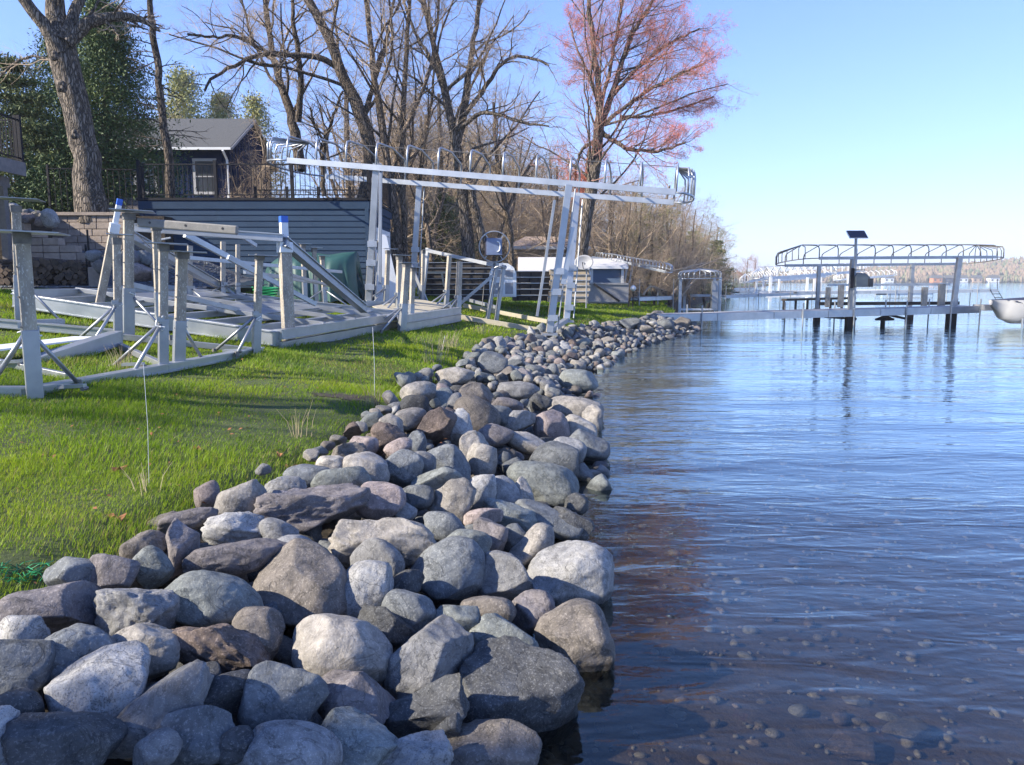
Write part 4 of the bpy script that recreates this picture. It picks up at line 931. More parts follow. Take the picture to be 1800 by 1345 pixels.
# second frame: wide bed of white beams, channels and sloping guides
B = thing('boat_lift', 'wide white boat lift frame with sloping channel guides and blue-capped poles', 'boat lift', gp(400,590), 'folded boat lift frames on the lawn')
l0, l1, r1 = gp(30,548,.22), gp(490,612,.16), gp(700,572,.16); r0 = gp(330,532,.3)
rail(B, l0, l1, .16, .26, 'bright_aluminium'); 
for dz, w_ in ((.15,.16),(-.06,.12)): rail(B, l1+Vector((0,0,dz-.08)), r1+Vector((0,0,dz-.08)), w_, .17, 'bright_aluminium')
rail(B, l0+Vector((0,0,.1)), r0, .14,.16); rail(B, r0, r1+Vector((0,0,.12)), .14,.16)
def lerp(a, b, t): return Vector(a)+(Vector(b)-Vector(a))*t
for k, t_ in enumerate((.12,.27,.42,.57,.72,.87)):
    rail(B, lerp(l0,l1,t_)+Vector((0,0,.05)), lerp(r0,r1,t_)+Vector((0,0,.05)), .09, .11, 'bright_aluminium' if k%2 else 'aluminium', 'cross_member')
for t_ in (.3,.55,.8): rail(B, lerp(l0,r0,t_)+Vector((0,0,.13)), lerp(l1,r1,t_)+Vector((0,0,.13)), .11, .09, 'aluminium','cross_member')
for ta, tb_ in ((.15,.32),(.5,.72)):
    q = [lerp(lerp(l0,l1,ta),lerp(r0,r1,ta),.35), lerp(lerp(l0,l1,tb_),lerp(r0,r1,tb_),.35), lerp(lerp(l0,l1,tb_),lerp(r0,r1,tb_),.8), lerp(lerp(l0,l1,ta),lerp(r0,r1,ta),.8)]
    MB().prism([p+Vector((0,0,.12)) for p in q], (0,0,.015)).build('platform','aluminium',B)
for (bx_,by_,tx_,ty_,w,pad,br) in ((36,570,28,362,.13,.6,1),(226,600,226,375,.14,.6,1),(283,598,274,395,.12,.4,0),(334,553,334,432,.1,.0,1),(392,547,392,425,.1,0,1),(418,545,418,430,.09,0,0),(537,540,532,430,.1,.3,0),(556,542,552,436,.1,.3,0),(572,545,566,450,.1,.3,1)):
    b = gp(bx_,by_); tp = lean_top(b,tx_,ty_); post(B, b, tp, w, 'stained_post', pad or None)
    if br: braces(B, b, tp, [(1,-.2,0)] if bx_ < 300 else [(1,-.3,0),(-1,-.4,0)], .4, .75, .022)
# blue-capped poles
for (bx_,by_,tx_,ty_,w) in ((170,560,211,350,.11),(508,606,498,380,.15)):
    b = gp(bx_,by_); tp = lean_top(b,tx_,ty_); d = (tp-b)
    o = MB().bar(b, b+d*.80, w*1.25, w*1.25, roll=.6).build('guide_pole','stained_post',B,bevel=.008)
    MB().bar(b+d*.72, b+d*.80, w*1.5, w*1.5, roll=.6).build('sleeve','white_plastic',o,bevel=.008)
    MB().bar(b+d*.79, b+d*.95, w*.82, w*.82, roll=.6).build('pole_top','white_plastic',o,bevel=.006); MB().bar(b+d*.95, tp, w*.86, w*.86, roll=.6).build('cap','blue_plastic',o,bevel=.006)
yB = gp(400,600).y
def B2(x1,y1,Ya,x2,y2,Yb,w,h,mat='bright_aluminium',name='guide_beam',t=B):
    a, b = atY(x1,y1,Ya), atY(x2,y2,Yb); o = MB().bar(a,b,w,h).build(name,mat,t,bevel=.004)
    if h > .12: MB().bar(a+Vector((0,0,h*.5-.008)),b+Vector((0,0,h*.5-.008)),w+.06,.02).bar(a-Vector((0,0,h*.5-.008)),b-Vector((0,0,h*.5-.008)),w+.06,.02).build('flange',mat,o)
    return o
yl, yr = gp(490,605).y, gp(560,545).y
B2(226,412,yB+.6,418,520,yr-1,.08,.16); B2(500,425,yl,640,543,yl+2.6,.10,.17,'aluminium')
B2(325,412,yl+.8,466,486,yl+2.6,.07,.11); B2(238,400,yl-.2,498,418,yl,.09,.13); B2(402,400,yl+.5,450,432,yl+1.4,.05,.07)
B2(330,453,yB+1,600,478,yr-1,.06,.07); B2(240,430,yB+1,300,418,yB+1,.03,.03); B2(430,478,yl+1.5,560,497,yr-1.4,.06,.08); B2(498,480,yl+1.5,590,505,yr-1.2,.05,.06)
B2(400,452,yl+.6,555,535,yl+2,.07,.09); B2(230,500,yB+.5,420,545,yB+2,.07,.09,'aluminium'); B2(500,455,yl+.3,520,446,yl+1,.03,.03)
# small printed maker's plates on the front channel, bolts and a slack cable
for k, (u, w_) in enumerate(((.42,.10),(.47,.05))):
    q = lerp(l1,r1,u)+Vector((-.01,-.105,.07)); d = (r1-l1).normalized(); MB().bar(q, q+d*w_, .004, .03).build('label_plate','boat_cover',B)
for k in range(9):
    q = lerp(l1,r1,.08+.1*k)+Vector((.0,-.095,-.02)); MB().tube([q, q+Vector((.004,-.02,0))], .013, 6).build('bolt','grey_steel',B)
MB().tube([atY(226,398,yB+.6), atY(300,470,yB+.7), atY(380,505,yB+.8), atY(470,500,yl+1)], .009, 5).build('cable','grey_steel',B)
# bumper plank
p0, p1 = atY(243,391,yl-1.4), atY(418,405,yl-1.5); BP = thing('bumper_plank', 'grey plastic bumper plank with three round holes across the lift posts', 'bumper plank', p0)
MB().bar(p0,p1,.09,.135).build('plank','bumper_plastic',BP,bevel=.02)
for k in (.13,.49,.86):
    q = lerp(p0,p1,k)+Vector((0,-.043,.008)); MB().tube([q+Vector((0,-.006,0)),q+Vector((0,.012,0))],.019,14).build('hole','black_plastic',BP)
# posts cluster at the right end and third frame
Cc = thing('boat_lift', 'low white boat lift frame with crowded stained posts before the tall lift', 'boat lift', gp(730,570), 'folded boat lift frames on the lawn')
for (bx_,by_,tx_,ty_,w,pad,br) in ((678,545,682,440,.11,.35,1),(700,560,702,450,.12,.4,1),(706,585,715,462,.14,.4,1),(722,580,726,470,.1,.3,0),(783,552,790,450,.11,0,1),(804,562,808,460,.13,0,1),(742,545,744,440,.09,.2,0)):
    b = gp(bx_,by_); tp = lean_top(b,tx_,ty_); post(Cc, b, tp, w, 'stained_post', pad or None)
    if br: braces(Cc, b, tp, [(-1,-.2,0),(-.5,-1,0)], .4, .8, .025)
c0, c1 = gp(706,585,.12), gp(806,566,.12); c2 = gp(690,552,.2)
for dz in (0,.2): rail(Cc, c0+Vector((0,0,dz)), c1+Vector((0,0,dz)), .16, .19)
rail(Cc, c0+Vector((0,.1,.1)), c2, .14,.2); rail(Cc, gp(640,548,.22), gp(790,548,.2), .14,.16); rail(Cc, gp(720,542,.25), gp(800,556,.2), .1,.12,'aluminium')
MB().prism([gp(655,560,.3),gp(700,575,.24),gp(795,556,.28),gp(735,545,.32)],(0,0,.02)).build('platform','pale_timber',Cc)
# fourth frame with hand wheel
D4 = thing('boat_lift', 'small boat lift with a large round hand wheel and blue winch cover', 'boat lift', gp(855,570), 'boat lifts standing on the lawn')
w0, w1 = gp(806,563,.1), gp(955,588,.1); e0, e1 = gp(815,548,.2), gp(962,571,.1)
MB().bar(w0,w1,.11,.14).build('base_beam','pale_timber',D4,bevel=.004); MB().bar(e0,e1,.09,.12).build('base_beam','pale_timber',D4,bevel=.004); MB().bar(e0+Vector((0,0,.22)),gp(875,566,.42),.08,.09).build('cross_bar','bright_aluminium',D4)
yw = w0.y+.6
def q4(px,py,dy=0): return atY(px,py,yw+dy)
legs = []
for (x1,y1,x2,y2) in ((856,563,874,462),(872,566,886,466)): MB().bar(q4(x1,y1),q4(x2,y2),.10,.10,roll=.5).build('leg','aluminium',D4,bevel=.005)
MB().bar(q4(808,535),q4(867,484),.07,.09).build('brace','aluminium',D4); MB().bar(q4(862,508),q4(876,508),.05,.05).build('cross_bar','aluminium',D4)
for x in (851,869): MB().tube([q4(x,500,-.1),q4(x-4,545,-.1)],.012,5).build('cable','grey_steel',D4)
MB().bar(q4(750,440,1.2),q4(868,466),.08,.1).build('top_beam','aluminium',D4); MB().bar(q4(752,436,1.2),q4(742,530,1.2),.1,.1,roll=.4).build('leg','aluminium',D4,bevel=.005); MB().bar(q4(722,465,1.2),q4(752,535,1.0),.07,.09).build('brace','aluminium',D4)
wc = q4(869,434,-.2); m = MB(); R_ = 26/FPX*yw
m.tube([wc+Vector((R_*math.cos(a),-.15*R_*math.sin(a),R_*math.sin(a))) for a in np.linspace(0,6.283,49)], .018, 7, cap=False); wh = m.build('hand_wheel','bright_aluminium',D4,smooth=True)
for a in (2.2,.9,4.0,5.3): MB().bar(wc, wc+Vector((R_*math.cos(a),-.15*R_*math.sin(a),R_*math.sin(a))),.025,.02).build('spoke','bright_aluminium',wh)
mc = MB().box(wc+Vector((-.02,-.06,.0)),(.47,.16,.5),.08).build('winch_cover','boat_cover',D4,bevel=.03); mc.data.materials[0] = MATS['boat_cover']
fc = MB().box(wc+Vector((0,-.145,0)),(.44,.012,.47),.08).build('face_plate','winch_blue' if 'winch_blue' in MATS else 'blue_siding',mc,bevel=.005)
MB().tube([wc+Vector((.1+.07*math.cos(a),-.16,.0+.14*math.sin(a))) for a in np.linspace(-1.9,1.9,18)],.02,6).build('emblem','white_plastic',mc)
MB().box(wc+Vector((-.13,-.155,0)),(.12,.01,.36),.08).build('warning_label','stone_rust',mc)
m = MB(); m.tube([q4(878,470,-.1)+Vector((.2*math.cos(a),.16*math.sin(a),.025*math.sin(3*a))) for a in np.linspace(0,12.5,60)],.02,6); m.build('cable_coil','aluminium',D4)
# ---------------------------------------------------------------- canopies
def canopy(t, N0, N1, F0, F1, hh, ridge, n, bow, mat='bright_aluminium', beam=.11, r=.022, flip=False):
    """two beams, hoops between them, rounded ends"""
    N0,N1,F0,F1 = map(Vector,(N0,N1,F0,F1)); U = ((N0-F0).cross(N1-N0)).normalized(); U = U if U.z > 0 else -U; U = (U+Vector((0,0,1))).normalized()
    MB().bar(N0,N1,.06,beam).build('canopy_beam',mat,t,bevel=.003); MB().bar(F0,F1,.06,beam).build('canopy_beam',mat,t,bevel=.003)
    rp = []
    def hoop(a, b, name='hoop', k=1.):
        c = (a+b)/2+U*ridge*k; A1 = a+U*hh*k; B1 = b+U*hh*k
        pts = [a, a+U*hh*k*.75, lerp(A1,c,.05), lerp(A1,c,.16)+U*0.03, c, lerp(B1,c,.16)+U*.03, lerp(B1,c,.05), b+U*hh*k*.75, b]
        MB().tube(pts, r, 6).build(name, mat, t, smooth=True); return c
    for k in range(n):
        u = k/(n-1); rp.append(hoop(lerp(N0,N1,u), lerp(F0,F1,u)))
    MB().tube([p+U*.02 for p in rp], r*.35, 4).build('ridge_wire','grey_steel',t)
    for s, (P, Q, dr) in enumerate(((N0,F0,(N0-N1).normalized()),(N1,F1,(N1-N0).normalized()))):
        mid = (P+Q)/2; arc = []
        bw_ = bow[s] if isinstance(bow, tuple) else bow
        for k in range(13):
            a = math.pi*k/12; c_, s_ = math.cos(a), math.sin(a)
            arc.append(mid+(P-mid)*c_+dr*(bw_*s_**.8))
        MB().tube(arc, r, 6).build('end_rail', mat, t, smooth=True)
        apex = mid+U*ridge
        for k in (2,3,4,5,6,7,8,9,10)[::1 if n > 7 else 2]:
            q = arc[k]; m_ = lerp(q,apex,.0)
            MB().tube([q, q+U*hh*.75, q+U*hh*.95+(apex-q)*.06, lerp(q+U*hh,apex,.2), apex], r*.85, 5).build('end_hoop', mat, t, smooth=True)
N0, N1 = atY(505,282,22.0), atY(1188,338,19.4); F0, F1 = atY(572,310,26.0), atY(1184,356,23.0)
E = thing('canopy_boat_lift', 'tall bare aluminium boat lift canopy standing tilted on the lawn', 'boat lift', gp(900,580), 'boat lifts standing on the lawn')
canopy(E, N0, N1, F0, F1, .62, .78, 13, (1.1,.5), 'bright_aluminium', .15, .030)
def leg(t, x1,y1,Y1,x2,y2,Y2,w,d,mat='bright_aluminium',name='leg'):
    a, b = atY(x1,y1,Y1), atY(x2,y2,Y2); o = MB().bar(a,b,w,d).build(name,mat,t,bevel=.005); return o
for (x1,y1,Y1,x2,y2,Y2) in ((648,528,21.8,662,288,21.5),(724,520,25.4,737,325,25.3),(966,584,20.0,1000,325,19.9),(996,562,22.6,1014,345,22.9)):
    o = leg(E,x1,y1,Y1,x2,y2,Y2,.17,.17)
    a, b = atY(x1,y1,Y1), atY(x2,y2,Y2)
    MB().bar(a,lerp(a,b,.36),.19,.12,).build('leg_socket','stained_post',o,bevel=.005)
    for q in (.1,.28,.42): MB().box(lerp(a,b,q)+Vector((.03,-.12,0)),(.26,.06,.16)).build('bracket','bright_aluminium',o); 
    MB().box(a+Vector((0,0,-.05)),(.4,.4,.05)).build('foot_plate','aluminium',o)
    MB().tube([a+Vector((.2,-.05,.05)),b+Vector((.16,-.05,-.1))],.022,6).build('guide_tube','aluminium',o)
leg(E,944,556,19.8,975,352,19.7,.07,.09,'aluminium','guide_pole'); leg(E,668,500,21.4,669,303,21.4,.08,.09,'aluminium','guide_pole')
leg(E,990,500,19.9,1009,400,19.9,.14,.05,'bright_aluminium','bolt_plate')
B_ = [atY(*q) for q in ((648,528,21.8),(966,582,20.0),(996,562,22.6),(724,522,25.4))]
MB().bar(B_[1],B_[2],.14,.12).build('base_beam','aluminium',E)
# lying canopy far right of lawn
Lc = thing('canopy_boat_lift', 'low collapsed canopy lift leaning down toward the water behind the blue boathouse', 'boat lift', (6.5,44,1.2), 'boat lifts standing on the lawn')
canopy(Lc, atY(1085,459,42), atY(1170,478,40), atY(1050,455,46), atY(1165,470,45), .3, .35, 16, .5, 'bright_aluminium', .12, .024)
for x, y, x2, y2 in ((1103,463,1098,497),(1112,463,1107,497),(1094,461,1086,497)): MB().bar(atY(x,y,43),atY(x2,y2,43),.1,.1).build('leg','aluminium',Lc)
MB().bar(atY(1040,452,43),atY(1110,462,43),.06,.1).build('long_beam','aluminium',Lc); MB().bar(atY(1030,462,43),atY(1075,455,43),.04,.05).build('long_beam','aluminium',Lc)
# ---------------------------------------------------------------- lift in the shallows near the shore
q = thing('canopy_boat_lift', 'canopy boat lift in the shallows seen end-on beside the brushy shore', 'boat lift', (10.5,46,0), 'canopy boat lifts in the water')
canopy(q, atY(1192,490,45), atY(1200,486,53), atY(1268,489,45), atY(1258,485,53), .35, .5, 14, .6, 'bright_aluminium', .13, .03)
for x, Y in ((1196,45),(1266,45),(1204,53),(1256,53)):
    tp = atY(x,488,Y); MB().bar((tp.x,tp.y,-.8),tp,.17,.17).build('leg','bright_aluminium',q)
MB().bar(atZ(1196,0,0) if 0 else (atY(1196,488,45).x,45,.35),(atY(1266,488,45).x,45,.35),.1,.1).build('cross_beam','white_plastic',q)
MB().bar((atY(1204,488,53).x,53,1.0),(atY(1256,488,53).x,53,1.0),.1,.16).build('cross_beam','aluminium',q)
MB().bar((atY(1266,488,45).x-.3,45,.4),(atY(1266,488,45).x-.3,45,2.0),.35,.3).build('winch_box','aluminium',q)
for s in (0,1,2): MB().bar((atY(1248,530,45).x+s*.3,45.2,.7),(atY(1240,545,45).x+s*.35,45,-.1),.1,.16).build('cradle_arm','dark_deck_panel',q)
# ---------------------------------------------------------------- docks
def dock(name, lab, A, B, w, h, posts, sections, mat='bright_aluminium', post_up=.6, group='docks on the lake', railings=False):
    A, B = Vector(A), Vector(B); t = thing(name, lab, 'dock', A, group); d = (B-A).normalized(); s = Vector((-d.y,d.x,0))
    for k in range(sections):
        a, b = lerp(A,B,k/sections)+d*.012, lerp(A,B,(k+1)/sections)-d*.012
        o = MB().bar(a-s*0+s*w/2, b+s*w/2, w, .035).build('dock_section','lattice_grey',t)
        for e in (0,w): MB().bar(a+s*e-Vector((0,0,h/2-.01)), b+s*e-Vector((0,0,h/2-.01)), .05, h).build('side_beam',mat,o)
    for k in posts:
        for e in (-.06, w+.06):
            p = lerp(A,B,k)+s*e; MB().tube([(p.x,p.y,max(float(bank_z(p.x,p.y)),-1.2)-.05),(p.x,p.y,p.z+post_up)],.032,7).build('post','aluminium',t)
    return t
M0, M1 = atZ(1158,554,.62), atY(1722,533,35.2)
M1.z = .84
dock('dock', 'long white-edged main dock running out from the shore across the picture', M0, M1, 1.2, .30, (.12,.42,.58,.75,.9,1.0), 6, post_up=.35)
o = thing('dock', 'short plain dock end piece joining the long dock to the boat', 'dock', M1, 'docks on the lake'); MB().bar(M1+Vector((.03,.1,-.05)), M1+Vector((.9,.1,-.04)), .9, .26).build('dock_section','lattice_grey',o)
dock('dock', 'little white dock in front of the dark bin, near the brushy shore', atY(1122,523,43), atY(1182,521,45), 1.0, .2, (0,1), 2, post_up=1.0)
dock('dock', 'second long dock behind the main one, seen low across the water', atY(1275,520,62), atY(1460,512,66), 1.1, .22, (0,.3,.6,1), 6, post_up=.8)
dock('dock', 'third long dock further out, passing behind the motor lift', atY(1400,513,60), atY(1755,509,58), 1.1, .22, (.1,.3,.5,.75,.9), 8, post_up=.6)
# ladder at the end of the third dock
a = atY(1738,512,58); ld = thing('dock_ladder','dark swim ladder at the right end of the farthest long dock','ladder',a)
for s in (0,.55): MB().tube([a+Vector((s,0,.9)),a+Vector((s+.1,0,.1)),a+Vector((s+.9,0,-1.1))],.02,6).build('rail','black_metal',ld)
for k in range(4): MB().bar(a+Vector((.25+.2*k,0,-.2-.28*k)),a+Vector((.8+.2*k,0,-.2-.28*k)),.06,.05).build('rung','black_metal',ld)
# low dark dock float
fl = thing('floating_dock','low dark floating dock skeleton between the first and second dock','dock',atY(1380,532,47),'docks on the lake')
a, b = atY(1378,527,50), atY(1500,524,52); MB().bar(a,b,.5,.14).build('frame','dark_deck_panel',fl)
for k in range(7): p = lerp(a,b,k/6); MB().bar(p,(p.x,p.y,-.3),.12,.12).build('post','dark_deck_panel',fl)
# ---------------------------------------------------------------- big lift with motor and solar panel
wl = thing('canopy_boat_lift', 'large canopy boat lift in the lake with motor box and solar panel', 'boat lift', (17.5,36,0), 'canopy boat lifts in the water')
YN, YF = 34.0, 39.0
canopy(wl, atY(1440,454,33.6), atY(1752,452,36.0), atY(1380,467,38.6), atY(1683,464,41.0), .50, .78, 11, 1.0, 'grey_steel', .13, .024)
for nm in ('canopy_beam',):
    for c in wl.children:
        if c.name.startswith(nm): c.data.materials[0] = MATS['aluminium']
for x, y, Y, w in ((1500,456,33.8,.2),(1687,452,35.4,.2),(1440,467,38.8,.16),(1604,465,40.2,.18)):
    tp = atY(x,y,Y); MB().bar((tp.x-(.22 if x == 1687 else 0),Y,-.9),tp,w,w).build('leg','aluminium',wl,bevel=.01)
    MB().bar((tp.x-(.2 if x == 1687 else 0),Y-.02,-.9),(tp.x-(.2 if x == 1687 else 0),Y-.02,.62),w*1.8,w*1.5).build('leg_socket','black_metal',wl,bevel=.01)
for (x1,y1,x2,y2,Y,w,h,mt) in ((1440,534,1686,533,37.5,.08,.16,'dark_deck_panel'),(1455,501,1670,500,38.5,.07,.12,'bright_aluminium'),(1450,557,1505,561,34,.1,.1,'black_metal'),(1545,550,1600,562,35,.14,.1,'black_metal')):
    MB().bar(atY(x1,y1,Y),atY(x2,y2,Y),w,h).build('cross_beam',mt,wl)
for (x,y1,y2,w) in ((1456,505,540,.2),(1479,501,540,.24),(1626,505,538,.24),(1656,499,538,.28)): MB().bar(atY(x,y1,37),atY(x-2,y2,37),w,w*.6).build('bunk_post','stained_post',wl)
MB().bar(atY(1552,556,35),(atY(1552,556,35).x,35,-.3),.14,.14).build('strut','black_metal',wl); p = atY(1556,561,35); MB().tube([p+Vector((-.45,0,-.02)),p+Vector((0,0,.06)),p+Vector((.4,0,-.02))],[.04,.14,.04],8).build('pad','black_metal',wl)
mp = atY(1501,540,33.5); tp = atY(1505,412,33.5); MB().tube([mp,tp],.06,7).build('panel_mast','aluminium',wl)
sp = MB().bar(tp+Vector((-.37,-.1,.0)), tp+Vector((.37,-.1,.0)), .50, .03).build('solar_panel','solar_cell',wl); sp.data.transform(Matrix.Translation(sp.data.vertices[0].co)*0 if 0 else Matrix.Identity(4))
me = sp.data; cc = sum((v.co for v in me.vertices), Vector())/8; me.transform(Matrix.Translation(cc)@Matrix.Rotation(R(38),4,'X')@Matrix.Translation(-cc))
f = MB().bar(tp+Vector((-.40,-.1,-.02)), tp+Vector((.40,-.1,-.02)), .54, .025).build('panel_frame','white_plastic',sp); me = f.data; me.transform(Matrix.Translation(cc)@Matrix.Rotation(R(38),4,'X')@Matrix.Translation(-cc))
mb = atY(1517,492,33.3); m = MB(); m.prism([mb+Vector((-.3,0,-.3)),mb+Vector((.3,0,-.3)),mb+Vector((.32,0,.1)),mb+Vector((.12,0,.28)),mb+Vector((-.2,0,.3)),mb+Vector((-.32,0,.15))],(0,.4,0)); mo = m.build('motor_box','motor_cover',wl,bevel=.03)
MB().box(mb+Vector((.33,.1,-.12)),(.2,.3,.36)).build('motor','black_plastic',mo,bevel=.02); MB().bar(mb+Vector((-.42,.1,.5)),mb+Vector((-.42,.1,-.35)),.1,.1).build('bracket','black_metal',mo); MB().bar(mb+Vector((-.4,.1,.42)),mb+Vector((.1,.1,.42)),.03,.03).build('handle','black_metal',mo); 
# ---------------------------------------------------------------- distant canopies
for i, (x0_, x1_, yy, Y, lab) in enumerate(((1330,1450,482,75,'farther pale canopy lift among the distant docks, left one'),(1395,1500,477,90,'far canopy lift seen through the motor lift'),(1345,1440,486,112,'thin distant canopy lift close to the far left shore'),(1470,1560,484,125,'most distant canopy lift out on the lake'),(1305,1350,488,100,'small distant canopy lift near the pinkish tree'))):
    t = thing('canopy_boat_lift', lab, 'boat lift', (atY((x0_+x1_)/2,yy,Y).x,Y,0), 'canopy boat lifts in the water')
    canopy(t, atY(x0_+12,yy+7,Y), atY(x1_+12,yy,Y+3), atY(x0_,yy+9,Y+5), atY(x1_,yy+2,Y+8), .6, 1.1, 11, 1.0, 'white_plastic', .22, .045)
    for x in (x0_+25, x1_-8): 
        for d_ in (0,5): tp = atY(x,yy+5,Y+d_); MB().bar((tp.x,tp.y,-.5),tp,.24,.24).build('leg','white_plastic',t)
    MB().bar((atY(x0_+20,yy,Y).x,Y,.5),(atY(x1_,yy,Y).x,Y,.55),.2,.2).build('cross_beam','white_plastic',t)
for i, (xa, xb, py, Y) in enumerate(((1285,1345,500,118),(1300,1400,505,105),(1290,1330,497,150),(1380,1480,503,100),(1560,1640,506,92))):
    a, b = atY(xa,py,Y), atY(xb,py,Y+6); lab = ['distant white dock close to the far left shore','distant pale dock in front of the canopy lifts','farthest white dock by the pinkish tree','distant dock between the canopies and the motor lift','distant dock behind the right legs of the motor lift'][i]
    dock('dock', lab, (a.x,a.y,.55), (b.x,b.y,.55), 1.4, .3, (0,.25,.5,.75,1), 4, post_up=1.1)
# ---------------------------------------------------------------- boat at the right edge
bp = atY(1762,530,33); bt = thing('boat', 'white boat hull with navy cover entering from the right edge', 'boat', (bp.x+2.5,33.5,0))
secs = []
for k in range(12):
    u = k/11; x = bp.x+5.2*u; w = 1.05*min(1,(u*3.2+.02))**.45; top = atY(1746,528,33).z+.02*k*.1; bot = max(.14, .95-.9*min(1,u*5)**.5)
    ring = []
    for a in np.linspace(-1,1,15):
        s = math.copysign(abs(a)**.7, a); ring.append((x+.05*(1-abs(a))*0-.25*(0 if u > 0 else 0), 33.8+w*s, bot+(top-bot)*abs(a)**2.2))
    secs.append(ring)
V = [p for r_ in secs for p in r_]; F = [(i*15+j, i*15+j+1, (i+1)*15+j+1, (i+1)*15+j) for i in range(11) for j in range(14)]
me = arr_mesh('hull', np.array(V)-np.array([bp.x+2.5,33.5,0]), [F, [tuple(range(15))], [tuple(range(165,180))[::-1]]], 'boat_white', True); h_ = link('hull', me, bt)
m = MB(); tz = atY(1746,528,33).z
m.v += [Vector(q) for q in ((bp.x+.35,33.2,tz+.0),(bp.x+.35,34.4,tz+.0),(bp.x+1.6,33.8,tz+.12),(bp.x+5.2,32.72,tz+.02),(bp.x+5.2,34.9,tz+.02),(bp.x+5.2,33.8,tz+.25),(bp.x+2.2,32.74,tz-.5),(bp.x+5.2,32.72,tz-.55),(bp.x+.5,33.1,tz-.02))]
m.f += [(0,2,1),(0,3,5,2),(1,2,5,4),(8,6,7,3),(3,4,5)]; m.build('cover','boat_cover',bt)
MB().tube([(bp.x+.9,32.98,tz-.12),(bp.x+2.2,32.7,tz-.55),(bp.x+3.4,32.68,tz-.7)],.02,5).build('strap','white_plastic',bt)
MB().tube([(bp.x+1.0,33.1,-.6),(bp.x+1.0,33.1,.4)],.05,6).build('prop_post','aluminium',bt)
# ---------------------------------------------------------------- trees
def nrm(a): return a/np.maximum(np.linalg.norm(a, axis=-1, keepdims=True), 1e-9)
def tubes(P, Rr, n):
    """P (N,m,3), Rr (N,m) -> verts, quads"""
    N, m, _ = P.shape; T = np.empty_like(P); T[:,1:-1] = P[:,2:]-P[:,:-2]; T[:,0] = P[:,1]-P[:,0]; T[:,-1] = P[:,-1]-P[:,-2]; T = nrm(T)
    avg = nrm(P[:,-1]-P[:,0]); ref = np.where(np.abs(avg[:,2:3]) > .85, np.array([[1.,0,0]]), np.array([[0,0,1.]]))[:,None,:]
    X = nrm(np.cross(T, ref)); Y = np.cross(T, X); a = np.arange(n)*2*np.pi/n
    V = P[:,:,None,:]+Rr[:,:,None,None]*(X[:,:,None,:]*np.cos(a)[None,None,:,None]+Y[:,:,None,:]*np.sin(a)[None,None,:,None])
    base = (np.arange(N)*m*n)[:,None,None]; k = (np.arange(m-1)*n)[None,:,None]; j = np.arange(n)[None,None,:]; j2 = (j+1)%n
    Fq = np.stack([base+k+j, base+k+j2, base+k+n+j2, base+k+n+j], -1).reshape(-1,4)
    return V.reshape(-1,3), Fq
def joined(parts):
    Vs, Fs, o = [], [], 0
    for v, f in parts: Vs.append(v); Fs.append(f+o); o += len(v)
    return np.concatenate(Vs), np.concatenate(Fs)
def grow(P, Rr, k, ratio, ang, curl, up, rr, t0, m, g, minlen=.05, maxr=None, bias=None):
    N = len(P); idx = np.repeat(np.arange(N), k); K = len(idx)
    t = t0+(1-t0)*((np.tile(np.arange(k), N)+g.uniform(0,1,K))/k); mm = P.shape[1]
    f = np.clip(t*(mm-1), 0, mm-1.001); i = f.astype(int); w = (f-i)[:,None]
    S0 = P[idx,i]*(1-w)+P[idx,i+1]*w; T = nrm(P[idx,i+1]-P[idx,i]); r0 = Rr[idx,i]*(1-w[:,0])+Rr[idx,i+1]*w[:,0]
    plen = np.linalg.norm(np.diff(P, axis=1), axis=2).sum(1)[idx]
    Ln = np.maximum(plen*ratio*(1.15-.6*t)*g.uniform(.55,1.2,K), minlen)
    q = g.normal(size=(K,3)); q = nrm(q-(q*T).sum(1)[:,None]*T)
    a = ang*g.uniform(.65,1.3,K)[:,None]; d = nrm(T*np.cos(a)+q*np.sin(a)+np.array([0,0,up]))
    if bias is not None: d = nrm(d+bias)
    out = np.empty((K,m,3)); out[:,0] = S0
    for s in range(1, m):
        d = nrm(d+g.normal(size=(K,3))*curl+np.array([0,0,up*.35])); out[:,s] = out[:,s-1]+d*(Ln/(m-1))[:,None]
    rs = np.minimum(r0*rr, maxr if maxr else 9); R2 = rs[:,None]*np.linspace(1,.35,m)[None]
    return out, R2
def resample(pts, rad, m):
    pts = np.array([list(p) for p in pts], float); rad = np.array(rad, float)
    # Catmull-Rom-ish smoothing by dense interpolation
    d = np.concatenate([[0], np.cumsum(np.linalg.norm(np.diff(pts, axis=0), axis=1))]); u = np.linspace(0, d[-1], m)
    out = np.stack([np.interp(u, d, pts[:,k]) for k in range(3)], 1)
    for _ in range(2): out[1:-1] = (out[:-2]+2*out[1:-1]+out[2:])/4
    return out, np.interp(u, d, rad)
def knobbly(P, Rr, n, g, amp=.08):
    V, F = tubes(P, Rr, n); N, m, _ = P.shape
    C_ = np.repeat(P.reshape(-1,3), n, 0); k = 1+amp*waves(V*np.array([1,1,.6]), 3.5, 8, g)+amp*.5*waves(V, 11, 8, g); return C_+(V-C_)*k[:,None], F
